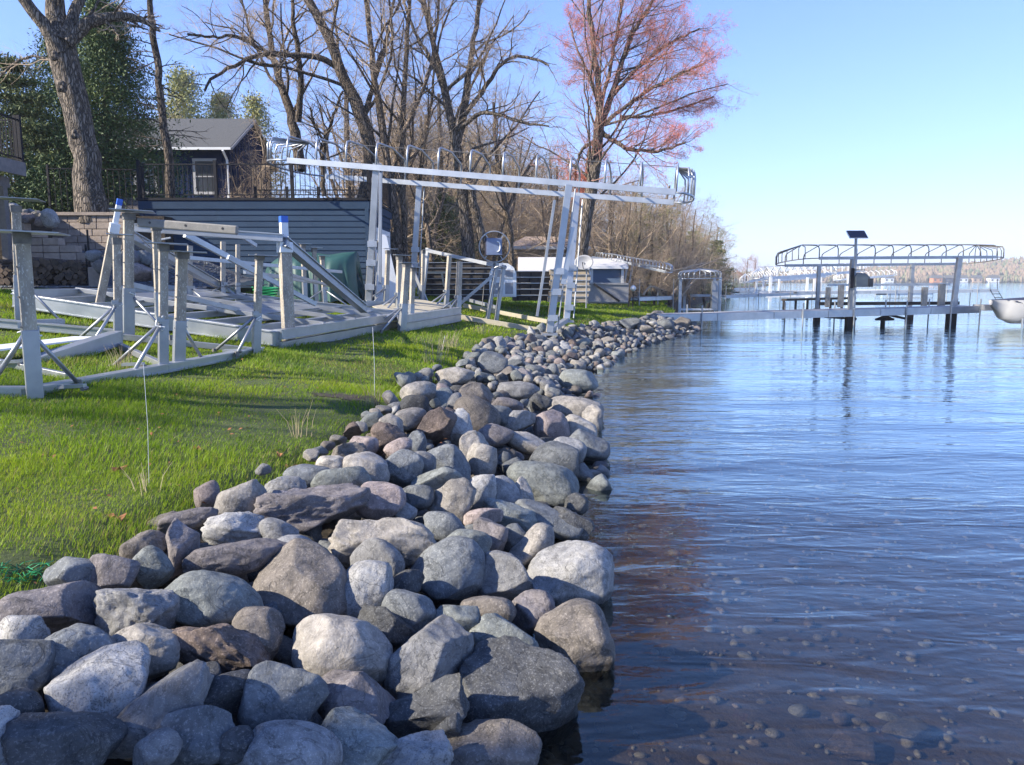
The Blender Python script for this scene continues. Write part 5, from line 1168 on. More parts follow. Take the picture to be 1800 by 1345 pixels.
def bare_tree(label, stems, Y, levels, bark='bark', twig='twig', seed=0, group='bare trees along the lakeshore', name='bare_tree', leaf=None, sides=10, wander=.0, bias=None):
    """stems: list of (pixel polyline [(px,py),...], radii in px, depth offset at the tip)"""
    g = np.random.default_rng(seed); p0 = atY(*stems[0][0][0], Y); root = thing(name, label, 'tree', p0, group); o0 = np.array(p0)
    P0 = []; R0 = []
    for si, (poly, rad, dy) in enumerate(stems):
        n_ = len(poly); pts = [atY(x, y, Y+dy*(i/(n_-1))) for i, (x, y) in enumerate(poly)]
        P, Q = resample(pts, [r*Y/FPX*.86 for r in rad], 22); P[1:-1] += g.normal(size=(20,3))*.02
        V, F = knobbly(P[None], Q[None], sides if si == 0 else max(6, sides-2), g)
        link('trunk' if si == 0 else 'limb', arr_mesh('trunk' if si == 0 else 'limb', V-o0, [F], bark, True), root); P0.append(P); R0.append(Q)
    cur = (np.array(P0), np.array(R0)); parts_b, parts_t = [], []
    for li, lv in enumerate(levels):
        cur = grow(cur[0], cur[1], *lv[:8], g, maxr=lv[8] if len(lv) > 8 else None, bias=bias if li == 0 else None)
        sd = 6 if li == 0 else (4 if li == 1 else 3); (parts_b if li < 1 else parts_t).append(tubes(cur[0], cur[1], sd))
    V, F = joined(parts_b); link('branches', arr_mesh('branches', V-o0, [F], bark, True), root)
    V, F = joined(parts_t); link('crown', arr_mesh('crown', V-o0, [F], twig), root)
    if leaf:
        mt, per, size, spread = leaf; E = cur[0].reshape(-1,3); idx = g.integers(0, len(E), int(len(cur[0])*per)); Cn = E[idx]+g.normal(size=(len(idx),3))*spread
        link('buds', leaf_mesh('buds', Cn-o0, size, mt, g), root)
    return root
def leaf_mesh(name, Cn, size, mat, g, droop=0, aspect=.5):
    n = len(Cn); a = nrm(g.normal(size=(n,3))+np.array([0,0,droop])); b = nrm(np.cross(a, g.normal(size=(n,3)))); s = (size*g.uniform(.5,1.3,n))[:,None]
    V = np.stack([Cn-a*s, Cn+b*s*aspect, Cn+a*s, Cn-b*s*aspect], 1).reshape(-1,3)
    F = np.arange(n*4).reshape(-1,4); return arr_mesh(name, V, [F], mat)
LV = [(10,.5,.85,.17,.06,.42,.25,9,.07),(7,.55,.8,.2,.03,.45,.12,7,.028),(8,.6,.8,.24,.0,.5,.12,4,.014),(6,.6,.8,.22,.0,.6,.1,2,.0095)]
# oak at the left
bare_tree('massive grey oak trunk leaning left beside the dark cedar', [
 ([(165,392),(158,330),(148,260),(132,190),(118,130),(108,85),(100,40),(96,-40),(90,-120),(92,-220)],[33,27,25,25,25,27,19,14,9,3],.5),
 ([(108,95),(80,45),(50,10),(20,-30),(-20,-60),(-60,-130),(-70,-190)],[16,13,11,9,7,4,1.5],-1),
 ([(120,75),(150,42),(195,30),(232,28),(262,42),(282,56)],[12,11,9,8,5,1.5],1),
 ([(112,70),(135,10),(160,-40),(180,-90),(190,-170)],[12,10,8,6,2],1.5)], 23.6,
 [(8,.42,.8,.22,.0,.45,.4,9,.05),(6,.5,.8,.25,.0,.5,.15,6,.025),(6,.55,.8,.28,0,.5,.1,4,.012),(4,.6,.7,.25,0,.6,.1,2,.008)], 'bark', 'pale_twig', 3, 'big old trees by the house', 'oak_tree', sides=18)
o = None
for k, (x, y, r_) in enumerate(((96,98,6),(108,152,7),(131,236,6))):
    p = atY(x, y, 23.1); me = stone_mesh('burl', (r_*.04,r_*.035,r_*.05), 3, 'bark', 60+k, 2, .2, .05)
    b = link('burl', me, bpy.data.objects['oak_tree']); b.location = p-Vector(bpy.data.objects['oak_tree'].location)
bare_tree('thin straight dead conifer pole with drooping bare twigs by the navy house', [([(304,368),(297,290),(285,200),(277,110),(266,30),(258,-60)],[9,8,7.5,7,6,5],.3)], 25.2,
 [(34,.16,1.25,.08,-.12,.3,.25,6,.022),(5,.5,.6,.1,-.1,.6,.2,4,.012)], 'dark_bark', 'dark_bark', 8, 'big old trees by the house', 'dead_pine_tree')
bare_tree('twin-trunk dark tree with slim forks behind the canopy nose', [
 ([(528,300),(520,240),(508,190),(488,130),(475,80),(468,20),(460,-50)],[12,10,8,7,6,5,4],1),
 ([(524,215),(530,160),(525,100),(516,40),(512,-40)],[7,6,5,4,3],-1),
 ([(500,165),(470,130),(440,60),(425,0)],[4,3,2.5,2],1)], 33, LV, 'dark_bark', 'pale_twig', 12)
bare_tree('thick curving dark trunk arching left behind the tall canopy', [
 ([(640,360),(652,290),(650,240),(636,195),(610,160),(594,115),(578,60),(556,25),(530,-20),(505,-60),(490,-140),(485,-200)],[17,14,13,12,12,10.5,9.5,9,8,7,4,1.5],-.5),
 ([(592,118),(560,100),(520,97),(478,95),(440,100),(410,118),(372,135),(360,160)],[6,5.5,5,4.5,4,3,2.5,2],-2),
 ([(478,95),(440,75),(410,62),(370,66),(330,60)],[4,3.5,3,2.5,2],-3),
 ([(640,205),(655,150),(672,100),(690,20),(700,-50)],[6,5,4,3,2.5],1.5)], 31, LV, 'dark_bark', 'pale_twig', 13)
bare_tree('small forked tree right behind the canopy nose, below the twin trunk', [([(570,345),(566,290),(572,250),(585,205),(603,160)],[5,4.5,4,3,2],0),([(571,255),(552,215),(545,190)],[3,2.5,2],0)], 34, LV[:3], 'dark_bark', 'twig', 14)
bare_tree('pale twin-stemmed tree right of the garage corner', [
 ([(706,500),(700,420),(690,350),(680,280),(668,200),(655,120),(648,50),(640,-40)],[10,9,8.5,8,7,6,5,4],0),
 ([(712,500),(712,430),(708,340),(706,240),(712,150),(716,60),(722,-40)],[8,7,7,6,5,4.5,3.5],1),
 ([(700,250),(735,180),(760,110),(770,30),(775,-40)],[5,4,3.5,3,2.5],1)], 31, LV, 'tan_bark', 'pale_twig', 15)
bare_tree('slim leaning tan tree between garage and big central tree', [([(765,520),(757,440),(745,370),(735,330),(745,250),(760,170),(765,100)],[6,5.5,5,5,4,3,2],1),([(737,325),(712,270),(700,200)],[4,3,2],1)], 33, LV, 'tan_bark', 'pale_twig', 16)
bare_tree('big central bare tree with forked trunk above the hand wheel', [
 ([(826,520),(824,440),(818,370),(808,300),(800,240),(784,170),(772,110),(752,50),(742,-30)],[17,15,13.5,12,9,8,6,5,4],0),
 ([(852,440),(838,380),(828,340),(822,300)],[9,9,8,7],-.5),
 ([(804,250),(818,190),(826,110),(838,40),(850,-40)],[8,7,6,5,4],1),
 ([(808,215),(850,160),(880,110),(905,98),(935,100),(965,115)],[6,5,4,3,2.5,1.5],-1),
 ([(800,230),(850,195),(890,205),(930,218),(965,222)],[5,4,3,2.5,1.5],-2),
 ([(790,180),(760,110),(720,40),(700,-40)],[5,4,3,2],2)], 32, LV, 'bark', 'pale_twig', 17)
bare_tree('bare tree filling the gap left of the red maple', [([(900,470),(895,400),(880,320),(870,250),(868,180)],[7,6,5,4,3],0),([(890,370),(920,310),(945,270)],[4,3,2],1),([(878,310),(845,260),(835,200)],[4,3,2],1)], 38, LV, 'tan_bark', 'pale_twig', 18)
bare_tree('tall red maple in bud with sunlit tan lower trunk by the satellite dish', [
 ([(1016,485),(1022,430),(1036,350),(1046,290),(1052,240),(1056,205),(1054,150),(1046,100),(1038,50),(1036,0),(1034,-60)],[16,14,13,12,11,9,6,5.5,5,4,3],0),
 ([(1058,215),(1075,170),(1092,110),(1110,60),(1150,0),(1165,-30)],[7,6,5,4,3,2],1),
 ([(1062,220),(1095,190),(1130,165),(1175,140),(1240,110)],[5,4,3.5,3,1.5],-1),
 ([(1075,170),(1120,120),(1170,80),(1230,50)],[4,3,2.5,1.5],1),
 ([(1056,190),(1040,140),(1015,90),(1000,40)],[3.5,3,2,1.5],1),
 ([(1090,205),(1140,205),(1200,190),(1255,170)],[3,2.5,2,1.2],.5),
 ([(1058,232),(1100,262),(1150,268),(1205,250)],[5,4,3,2],-2),
 ([(1050,210),(1075,110),(1090,30),(1100,-50)],[4,3.5,3,2],2),
 ([(1042,250),(1022,262),(1012,300),(1010,340)],[4,3,2.5,2],1)], 30,
 [(22,.46,.9,.12,.08,.32,.2,8,.05),(8,.55,.75,.14,.07,.45,.12,6,.022),(7,.6,.7,.15,.05,.5,.1,3,.012),(5,.6,.65,.15,.04,.6,.1,2,.009)], 'bark', 'pink_twig', 19, 'bare trees along the lakeshore', 'red_maple', leaf=('red_bud',2.4,.016,.04), bias=np.array([.38,0,.0]))
# understory prototypes, copied along the shore
def proto_tree(seed, h, bark, twig, n1=14, spread=.75, leaf=None, lean=0, stems=1, dens=1.0):
    g = np.random.default_rng(seed); P0, R0 = [], []
    for s in range(stems):
        a = g.uniform(0,6.28); q = .0 if stems == 1 else .22
        pts = [(0,0,0)]; x = y = 0
        for k in range(1,6): x += g.normal()*.05*h*.3+q*math.cos(a)*h/6+lean; y += g.normal()*.05*h*.3+q*math.sin(a)*h/6; pts.append((x,y,h*.92*k/5))
        P, Q = resample(pts, [h*.02*(1 if stems == 1 else .6)*(1-.15*k) for k in range(6)], 16); P0.append(P); R0.append(Q)
    P0, R0 = np.array(P0), np.array(R0); tv = tubes(P0, R0, 7); me_t = arr_mesh('trunk', tv[0], [tv[1]], bark, True)
    L1 = grow(P0,R0,n1,.45,spread,.24,.05,.42,.12,7,g,maxr=.06); L2 = grow(*L1,8,.6,.9,.26,.0,.5,.1,5,g,maxr=.03); L3 = grow(*L2,int(8*dens),.6,.9,.28,.0,.55,.1,3,g,maxr=.017); L4 = grow(*L3,5,.65,.8,.22,.0,.6,.1,2,g,maxr=.012)
    V, F = joined([tubes(*L1,4), tubes(*L2,3), tubes(*L3,3), tubes(*L4,3)]); me_c = arr_mesh('crown', V, [F], twig)
    me_l = None
    if leaf: 
        E = L4[0].reshape(-1,3); idx = g.integers(0,len(E),int(len(L4[0])*leaf[1])); me_l = leaf_mesh('buds', E[idx]+g.normal(size=(len(idx),3))*.05, leaf[2], leaf[0], g)
    return me_t, me_c, me_l
PR = {'brown': [proto_tree(31,9,'tan_bark','brush_twig',16,.9), proto_tree(32,8,'tan_bark','brush_twig',10,.9,stems=3)],
      'olive': [proto_tree(33,8,'tan_bark','brush_twig',9,.8,('olive_bud',1.6,.035),stems=2)], 'pink': [proto_tree(34,9,'tan_bark','pink_twig',10,.6,('pink_twig',1.0,.03))],
      'grey': [proto_tree(35,9,'dark_bark','twig',9), proto_tree(36,8,'dark_bark','twig',8,.8,stems=2)]}
def place_tree(kind, i, px, Y, top_py, lab, wid=1., group='smaller bare trees of the lakeside thicket'):
    me_t, me_c, me_l = PR[kind][i%len(PR[kind])]; x = px2(px, Y); z0 = H(x, Y) if x < Lx(Y) else .2
    zt = atY(px, top_py, Y).z; s = (zt-z0)/9.3
    r = thing('bare_tree', lab, 'tree', (x,Y,z0-.05), group); r.rotation_euler.z = i*1.9+px*.01; r.scale = (s*wid, s*wid, s)
    for n_, me in (('trunk',me_t),('crown',me_c),('buds',me_l)):
        if me: link(n_, me, r)
ROW = [ # kind, px, Y, top, look
('grey',600,45,70,'tall grey bare tree behind the arching dark trunk'),('brown',640,48,90,'tall brown-twigged tree behind the garage railing'),('brown',690,44,60,'tall pale bare tree behind the pale twin-stemmed one'),
('brown',745,46,110,'brown tree behind the slim leaning tan tree'),('grey',790,50,120,'grey bare tree far behind the big central trunk'),('brown',860,48,170,'brown bare tree behind the hand wheel'),
('brown',905,60,225,'brown tree behind the tan house, left end'),('grey',935,62,235,'grey-twigged tree behind the tan house'),('brown',965,60,245,'brown tree behind the tan house, right end'),
('brown',990,52,270,'brown brushy tree left of the maple trunk'),('pink',1010,66,230,'pinkish bare tree far behind the maple trunk'),('brown',1062,46,280,'brown tree immediately right of the maple trunk'),('grey',1080,50,290,'dark-stemmed tree right of the maple trunk'),
('brown',1100,47,300,'brown brushy tree above the blue boathouse'),('brown',1120,52,290,'broad brown tree over the collapsed canopy'),('olive',1135,48,340,'olive budding shrub tree beside the collapsed canopy'),('brown',1150,56,300,'brown tree under the right end of the tall canopy'),
('grey',1170,60,310,'grey brushy tree behind the tall canopy end'),('brown',1180,55,345,'brown brushy tree above the shallow-water lift'),('brown',1198,62,325,'tall brown tree below the red maple crown'),('olive',1205,66,370,'olive tinged tree behind the shallow-water lift'),
('brown',1222,74,355,'brown tree at the right end of the tree line'),('olive',1232,84,385,'olive-brown tree near the right end of the tree line'),('olive',1250,98,405,'small olive tree at the end of the tree line'),('brown',1262,112,425,'small brown tree where the tree line meets the water'),
('pink',1308,165,445,'pinkish tree across the bay behind the docks, left half'),('pink',1328,170,448,'pinkish tree across the bay behind the docks, right half'),('grey',1290,150,452,'grey tree left of the pinkish trees across the bay'),('grey',1345,190,462,'small grey tree right of the pinkish trees across the bay'),
('brown',390,52,165,'pale brown brush tree left of the navy house ridge'),('brown',455,36,205,'brush tree beside the gable of the navy house'),('brown',478,34.5,240,'low brush tree behind the railing by the navy gable'),('brown',345,62,185,'brown brush tree far behind the navy roof'),('grey',20,40,-60,'tall grey bare tree at the left picture edge'),
('brown',720,60,240,'brown brush tree deep behind the garage end'),('olive',790,58,330,'olive brush behind the garden table'),('brown',850,66,330,'brown brush tree left of the tan house'),('brown',760,52,300,'brown brush tree above the garden table'),
]
g = np.random.default_rng(99)
for k in range(56):
    px = 690+k*10.5+g.uniform(-6,6); Y = g.uniform(52,100)*(1 if px < 1190 else 1.25); top = np.interp(px,[690,850,900,1000,1150,1220,1280],[150,200,260,290,320,365,430])+g.uniform(-20,30)
    if Wx(Y) < px2(px,Y)+1.5: continue
    side = 'pale trunk at the garage' if px < 780 else 'big central trunk' if px < 870 else 'tan house' if px < 1010 else 'maple trunk' if px < 1080 else 'blue boathouse' if px < 1140 else 'collapsed canopy' if px < 1185 else 'shallow-water lift'
    kk = ['brown','grey','brown','olive','brown'][k%5]
    ROW.append((kk, px, Y, top, f'{"lower" if top > 300 else "taller"} {kk} bare tree deep in the thicket behind the {side}'))
for i, (k, px, Y, top, lab) in enumerate(ROW): place_tree(k, i, px, Y, top, lab, 1.35 if Y > 44 else 1.0)
# low brush along the shore behind the boathouse: fallen pale limbs and shrubs
SH = [proto_tree(41,2.6,'tan_bark','pale_twig',9,.9,stems=5,dens=.7)]
for i, (px, Y, py, s, lab) in enumerate(((1105,39,530,1.,'bare shrub right of the lattice fence'),(1150,45,530,1.3,'bare shrub behind the small white dock'),(1185,50,530,1.4,'tangled shrub behind the shallow-water lift, left'),(1215,52,530,1.5,'tangled shrub behind the shallow-water lift, middle'),(1240,57,528,1.5,'tangled shrub behind the shallow-water lift, right'),(1268,70,520,1.4,'shrub at the far end of the brushy shore'),(1130,50,520,1.5,'shrub under the collapsed canopy'))):
    x = px2(px,Y); z = H(x,Y) if x < Lx(Y) else .1; r = thing('bare_shrub', lab, 'shrub', (x,Y,z), 'bare shrubs on the shore'); r.scale = (s,s,s); r.rotation_euler.z = i
    for n_, me in (('stem',SH[0][0]),('crown',SH[0][1])): link(n_, me, r)
g = np.random.default_rng(4)
for i, (x1,y1,x2,y2,Y) in enumerate(((1180,520,1262,455,47),(1195,525,1275,470,48),(1160,505,1220,470,46),(1200,520,1245,480,49),(1130,520,1172,512,43),(1185,500,1240,462,50))):
    a, b = atY(x1,y1,Y), atY(x2,y2,Y+2); P, Q = resample([a, lerp(a,b,.4)+Vector((-.2,0,.5)), b], [.07,.05,.02], 10); L1 = grow(P[None],Q[None],6,.4,.6,.15,0,.5,.3,5,g)
    V, F = joined([tubes(P[None],Q[None],6), tubes(*L1,4)]); o = link('fallen_branch', arr_mesh('fallen_branch', V, [F], 'pale_twig', True)); tag(o, 'pale fallen branch arching over the shallows by the brushy shore' if i else 'longest pale fallen branch behind the shallow-water lift', 'branch', 'pale fallen branches at the brushy shore')
# ---------------------------------------------------------------- evergreens
def evergreen(label, px, Y, top_py, base_z, width, mat, n_clump, per, size, seed, layered=False, name='evergreen_tree', cat='tree', lowfrac=.05, cl=.35, group='evergreen trees'):
    g = np.random.default_rng(seed); x = px2(px, Y); zt = atY(px, top_py, Y).z; h = zt-base_z; root = thing(name, label, cat, (x,Y,base_z), group)
    P, Q = resample([(0,0,0),(g.normal()*.1,0,h*.5),(0,0,h*.97)], [h*.02,h*.013,.02], 12); V, F = tubes(P[None],Q[None],8); link('trunk', arr_mesh('trunk',V,[F],'dark_bark',True), root)
    u = lowfrac+(1-lowfrac)*g.random(n_clump)**1.1
    if layered: u = (np.floor(u*13)+g.uniform(-.15,.15,n_clump))/13
    env = width*(1-np.clip(u,0,1))**.75*(.75+.35*np.sin(u*23+seed)**2)+.1; a = g.uniform(0,6.283,n_clump); lob = 1+.22*np.sin(3*a+seed)+.15*np.sin(5*a+u*9)
    rr = env*lob*g.uniform(.35,1,n_clump)**.6; Cc_ = np.stack([rr*np.cos(a), rr*np.sin(a), u*h-(rr*.12 if layered else 0)],1)
    # limbs to the clumps
    sel = g.choice(n_clump, min(n_clump, 160), False); S0 = np.stack([0*rr[sel],0*rr[sel],np.maximum(Cc_[sel,2]-rr[sel]*.25,0)],1); Pb = S0[:,None,:]+(Cc_[sel]-S0)[:,None,:]*np.linspace(0,1,4)[None,:,None]
    V, F = tubes(Pb, np.repeat(np.array([[.035,.025,.016,.006]])*h/9,len(sel),0), 4); link('branches', arr_mesh('branches',V,[F],'dark_bark'), root)
    ids = np.repeat(np.arange(n_clump), per); sp = np.array([cl,cl,cl*(.35 if layered else .8)]); Cn = Cc_[ids]+g.normal(size=(len(ids),3))*sp*(.6+.4*env[ids][:,None]/width)
    link('foliage', leaf_mesh('foliage', Cn, size, mat, g, aspect=.32), root)
    return root
evergreen('large dark cedar behind the oak trunk, left of the thin pole', 210, 27.5, 5, 3.2, 2.5, 'cedar_leaf', 1200, 70, .06, 51)
evergreen('dark cedar just left of the oak trunk', 135, 29, 60, 3.2, 2.3, 'cedar_leaf', 600, 65, .06, 52)
evergreen('yellow-green layered pine at the left edge above the deck', 45, 26, 85, 3.2, 2.3, 'pine_leaf', 480, 70, .07, 53, True)
evergreen('dark pine behind the yellow-green one at the left edge', -30, 38, -60, 3.2, 2.4, 'cedar_leaf', 320, 70, .08, 54, True)
evergreen('low dark juniper bush right of the left deck', 100, 25.4, 290, 3.4, 1.2, 'cedar_leaf', 240, 70, .06, 55, name='juniper_bush', cat='bush')
evergreen('light green pine top above the navy roof, left one', 340, 60, 130, 3, 3.6, 'light_pine_leaf', 420, 60, .13, 56, False, cl=.8)
evergreen('light green pine top above the navy roof, right one', 402, 62, 168, 3, 3.6, 'light_pine_leaf', 420, 60, .13, 57, False, cl=.55)
evergreen('yellow-green pine behind the brush by the navy gable', 458, 45, 172, 3, 2.0, 'light_pine_leaf', 240, 45, .10, 58, False, cl=.45)
evergreen('dark green pine seen through the trunks above the garden table', 780, 48, 350, 1.6, 2.2, 'pine_leaf', 200, 50, .11, 59, False, cl=.45)
evergreen('small green spruce top at the right end of the tree line', 1258, 92, 418, .5, 2.0, 'pine_leaf', 160, 40, .15, 60, True)
evergreen('dark spruce standing in the brown thicket below the tall canopy', 1003, 70, 395, 1, 1.8, 'pine_leaf', 150, 40, .13, 61, True)
evergreen('green spruce hidden in the thicket above the collapsed canopy', 1215, 88, 400, .5, 2.2, 'pine_leaf', 150, 40, .15, 62, True)
#
evergreen('tall unseen spruce added left of the picture, south of the lawn', -3000, 1.0, 300, 1.0, 2.2, 'cedar_leaf', 2, 2, .1, 63) if 0 else None
for i, (x, y, h, w) in enumerate(((-11.5,-2.3,8.0,2.1),(-13.5,-6.0,9.0,2.3),(-9.5,-5.2,7.0,1.8))):
    g = np.random.default_rng(70+i); r = evergreen('dark spruce added unseen to the left to shade the near boulders', 900, 20, 100, 1.4, w, 'cedar_leaf', int(250*w), 28, .14, 70+i, True, group='added shade spruces left of the picture')
    r.location = (x, y, 1.4); s = h/7.2; r.scale = (1,1,s)
for i, (x, y, s) in enumerate(((-17,3.0,1.15),(-19,9.5,1.2))):
    r = thing('bare_tree', 'bare tree added unseen to the left to shade the lawn', 'tree', (x,y,1.5), 'added shade trees left of the picture'); r.scale = (s,s,s); r.rotation_euler.z = i*1.3
    for n_, me in zip(('trunk','crown'), PR['grey'][i%2][:2]): link(n_, me, r)
# ---------------------------------------------------------------- far shore and its woods
def ridge(px):  # pixel height of the skyline above the horizon
    return np.interp(px, [1180,1350,1420,1500,1560,1640,1700,1760,1850,2000,2600,3500], [8,9,14,20,25,28,34,44,50,58,60,50])
xs = np.concatenate([np.arange(-900,300,60), np.arange(300,900,12), np.arange(900,2200,60)]); V = []; dist = [(778,0),(790,.12),(830,.42),(900,.75),(1000,.95),(1200,.8),(1500,-.1)]
for x in xs:
    px = 900+FPX*x/790
    for Yd, hf in dist: V.append((x*Yd/778, Yd, -1+ (ridge(px)/FPX*Yd*.74+1+3*math.sin(x*.02))*hf if hf > 0 else -3))
m_ = len(dist); F = [(i*m_+j, (i+1)*m_+j, (i+1)*m_+j+1, i*m_+j+1) for i in range(len(xs)-1) for j in range(m_-1)]
tag(link('hills', arr_mesh('hills', V, [F], 'hill_ground', True)), kind='structure')
g = np.random.default_rng(9); n = 17000; Vs = []; Fs = []; o_ = 0; col = []
hv, hf_ = ICO[1] 
for i in range(n):
    k = g.integers(0, m_-2); u = g.random(); Yd = dist[k][0]*(1-u)+dist[k+1][0]*u; hfr = dist[k][1]*(1-u)+dist[k+1][1]*u; x = g.uniform(90,900)*Yd/778
    px = 900+FPX*x/Yd
    if px < 1240 or px > 2100: continue
    base = -1+(ridge(900+FPX*(x/Yd*778)/790)/FPX*Yd*.74+1)*hfr; hgt = g.uniform(6,10)*(.75 if Yd < 800 else 1); w = hgt*g.uniform(.14,.24); con = g.random() < .07
    if con: w *= .6; hgt *= 1.15
    t = (hv[:,2]+1)/2; vv_ = hv*np.array([w,w,hgt/2])*(1+.28*g.normal(size=(len(hv),1)))
    if con: vv_[:,:2] *= (1.25-t)[:,None]
    Vs.append(vv_+np.array([x,Yd,base+hgt*.5])); Fs.append(hf_+o_); o_ += len(hv); col += [1 if con else (2 if g.random() < .14 else 0)]*len(hf_)
me = arr_mesh('far_woods', np.concatenate(Vs), [np.concatenate(Fs)], 'far_crown'); me.materials.append(MATS['pine_leaf']); me.materials.append(MATS['far_olive'] if 'far_olive' in MATS else MATS['light_pine_leaf']); me.polygons.foreach_set('material_index', col)
tag(link('far_woods', me), 'tan and green spring woods covering the hills across the lake', 'woods', kind='stuff')
HC = [(1645,495,'orange_siding','tiny orange cabin on the far shore'),(1668,494,'navy_siding','tiny dark house right of the orange cabin on the far shore'),(1690,495,'white_trim','tiny white house on the far shore behind the right leg'),(1715,495,'tan_siding','tiny tan house on the far shore, right part'),(1745,495,'white_trim','tiny white house farthest right on the far shore'),(1560,496,'white_trim','tiny white house on the far shore left of the orange cabin'),(1440,496,'tan_siding','tiny tan house behind the motor lift on the far shore')]
for px, py, mt, lab in HC:
    x = px2(px,772); t = thing('lake_house', lab, 'house', (x,772,.3), 'houses on the far shore'); w = 9
    MB().box((x,772,2.4),(w,7,4.4)).build('wall',mt,t); MB().prism([(x-w/2-.6,768,4.6),(x-w/2-.6,776,4.6),(x-w/2-.6,772,7.4)][::-1],(w+1.2,0,0)).build('roof','shingle',t)
    for s in (-.28,.28): MB().box((x+s*w,768.4,2.6),(1.6,.2,1.6)).build('window','dark_glass',t)
# ---------------------------------------------------------------- grass
def grass():
    g = np.random.default_rng(21); Xs, Ys, Hs, Ws = [], [], [], []
    for (y0, y1, dens, h, w, xmax) in ((2.8,5.5,7000,.043,.0034,5.2),(5.5,8.5,4000,.046,.0045,9),(8.5,13,2300,.052,.0062,11),(13,20,900,.062,.0105,14),(20,34,330,.07,.020,14),(34,60,90,.09,.04,16)):
        A = (y1-y0)*xmax; n = int(dens*A); y = g.uniform(y0,y1,n); d = g.uniform(-.06,xmax,n)
        x = Lx(y)-d; px = 900+FPX*x/(y*.99); ok = (px > -330)&(px < 1300)
        patch = waves(np.stack([x,y,0*x],1), 2.2, 6, np.random.default_rng(3)); ok &= g.random(n) < .8+.25*patch
        ok &= ~((y > 18.4)&(x < -7.4)); ok &= ~((x > GX0)&(x < GX1)&(y > GY0-.1)&(y < GY1))
        bare = ((x+1.95)/.7)**2+((y-9.2)/.35)**2; ok &= g.random(n) < np.clip(bare**1.2, .1, 1)
        b2 = ((x+2.62)/.3)**2+((y-3.85)/.14)**2; ok &= g.random(n) < np.clip(b2**1.2, .08, 1)
        x, y, d, patch = x[ok], y[ok], d[ok], patch[ok]; m = len(x)
        tall = np.where(d < .35, 1+1.3*g.random(m)*(1-d/.35), 1.)
        Xs.append(x); Ys.append(y); clump = waves(np.stack([x,y,0*x],1), 7, 8, np.random.default_rng(13)); Hs.append(h*g.uniform(.45,1.35,m)*(1+.22*patch+.28*clump).clip(.3,2.2)*tall); Ws.append(w*g.uniform(.7,1.3,m))
    x, y, h, w = map(np.concatenate, (Xs,Ys,Hs,Ws)); n = len(x); z = lawn_z(x,y)-.006
    q = np.stack([x,y,0*x],1); dirf = 1.6*waves(q, 1.3, 5, np.random.default_rng(8)); a = dirf+g.normal(size=n)*1.0; a2 = g.uniform(0,6.283,n)
    lean = h*g.uniform(.25,.95,n); L = np.stack([np.cos(a)*lean, np.sin(a)*lean, 0*a],1); S_ = np.stack([np.cos(a2)*w/2, np.sin(a2)*w/2, 0*a],1)
    B = np.stack([x,y,z],1); up = np.stack([0*h,0*h,h],1)
    V = np.stack([B-S_, B+S_, B+L*.35+up*.6+S_*.8, B+L*.35+up*.6-S_*.8, B+L+up], 1).reshape(-1,3)
    k = np.arange(n)*5; Fq = np.stack([k,k+1,k+2,k+3],1); Ft = np.stack([k+3,k+2,k+4],1)
    tone = .45+.2*waves(q, 1.1, 6, np.random.default_rng(5))+.12*waves(q, 6, 6, np.random.default_rng(6))+.16*g.normal(size=n)
    dry = g.random(n) < .05+.30*np.clip(waves(q, 2.6, 8, np.random.default_rng(44))-.55,0,1); tone = np.clip(np.where(dry, .95+.05*g.random(n), np.clip(tone,0,.86)), 0, 1)
    return arr_mesh('grass', V, [Fq, Ft], 'grass_blade', False, np.repeat(tone,5)), n
me, ng = grass(); print('blades', ng)
tag(link('grass', me), 'bright green uneven spring lawn grass between the stones and the house', 'grass', kind='stuff')
# soil patch at the near edge, thatch spots
for (x, y, rx, ry, mt, nm) in ((-1.95,9.2,.4,.2,'soil','bare_soil_patch'),):
    V = [(x,y,lawn_z(x,y)+.014)]; n_ = 40
    for k in range(n_):
        a = 6.283*k/n_; q = 1+.2*math.sin(3*a+x)+.15*math.sin(7*a)+.2*math.sin(17*a); X, Y_ = x+rx*q*math.cos(a), y+ry*q*math.sin(a); V.append((X,Y_,float(lawn_z(X,Y_))+.006))
    F = [(0,1+k,1+(k+1)%n_) for k in range(n_)]; tag(link(nm, arr_mesh(nm, np.array(V,float), [F], mt, True)), kind='structure')
g_ = np.random.default_rng(2); m = MB()
for k in range(46):
    c = G(g_.uniform(-5,85), g_.uniform(1000,1030)); a = g_.uniform(0,6.28); d = Vector((math.cos(a)*.05,math.sin(a)*.05,.012)); m.tube([c+Vector((0,0,.02))-d, c+Vector((0,0,.035)), c+Vector((0,0,.02))+d], .0022, 3)
tag(m.build('erosion_netting','green_plastic'), 'scrap of frayed green netting in the grass at the left edge above the stones', 'netting')
# dry stalk tufts, leaves, survey wires
def tuft(px, py, h, n, lab, mat='dry_stalk', spread=.12):
    b = G(px,py); g = np.random.default_rng(px); P = []
    for k in range(n):
        a = g.uniform(0,6.28); l = g.uniform(.1,.55); s = np.array(b)+np.array([math.cos(a),math.sin(a),0])*g.uniform(0,spread); hh = h*g.uniform(.5,1)
        P.append([s, s+np.array([math.cos(a)*l*.3*hh,math.sin(a)*l*.3*hh,hh*.55]), s+np.array([math.cos(a)*l*hh,math.sin(a)*l*hh,hh])])
    P = np.array(P); V, F = tubes(P, np.repeat(np.array([[.0032,.0025,.0013]]),n,0), 3)
    tag(link('dry_grass_tuft', arr_mesh('dry_grass_tuft', V, [F], mat)), lab, 'plant', 'dry tufts in the lawn')
tuft(258,868,.22,9,'dry thin stalks around the wire in the near lawn','dry_stalk',.10); tuft(525,768,.34,13,'pale dead weed stalks near the middle of the lawn edge'); tuft(655,716,.35,22,'dry weed at the foot of the second wire')
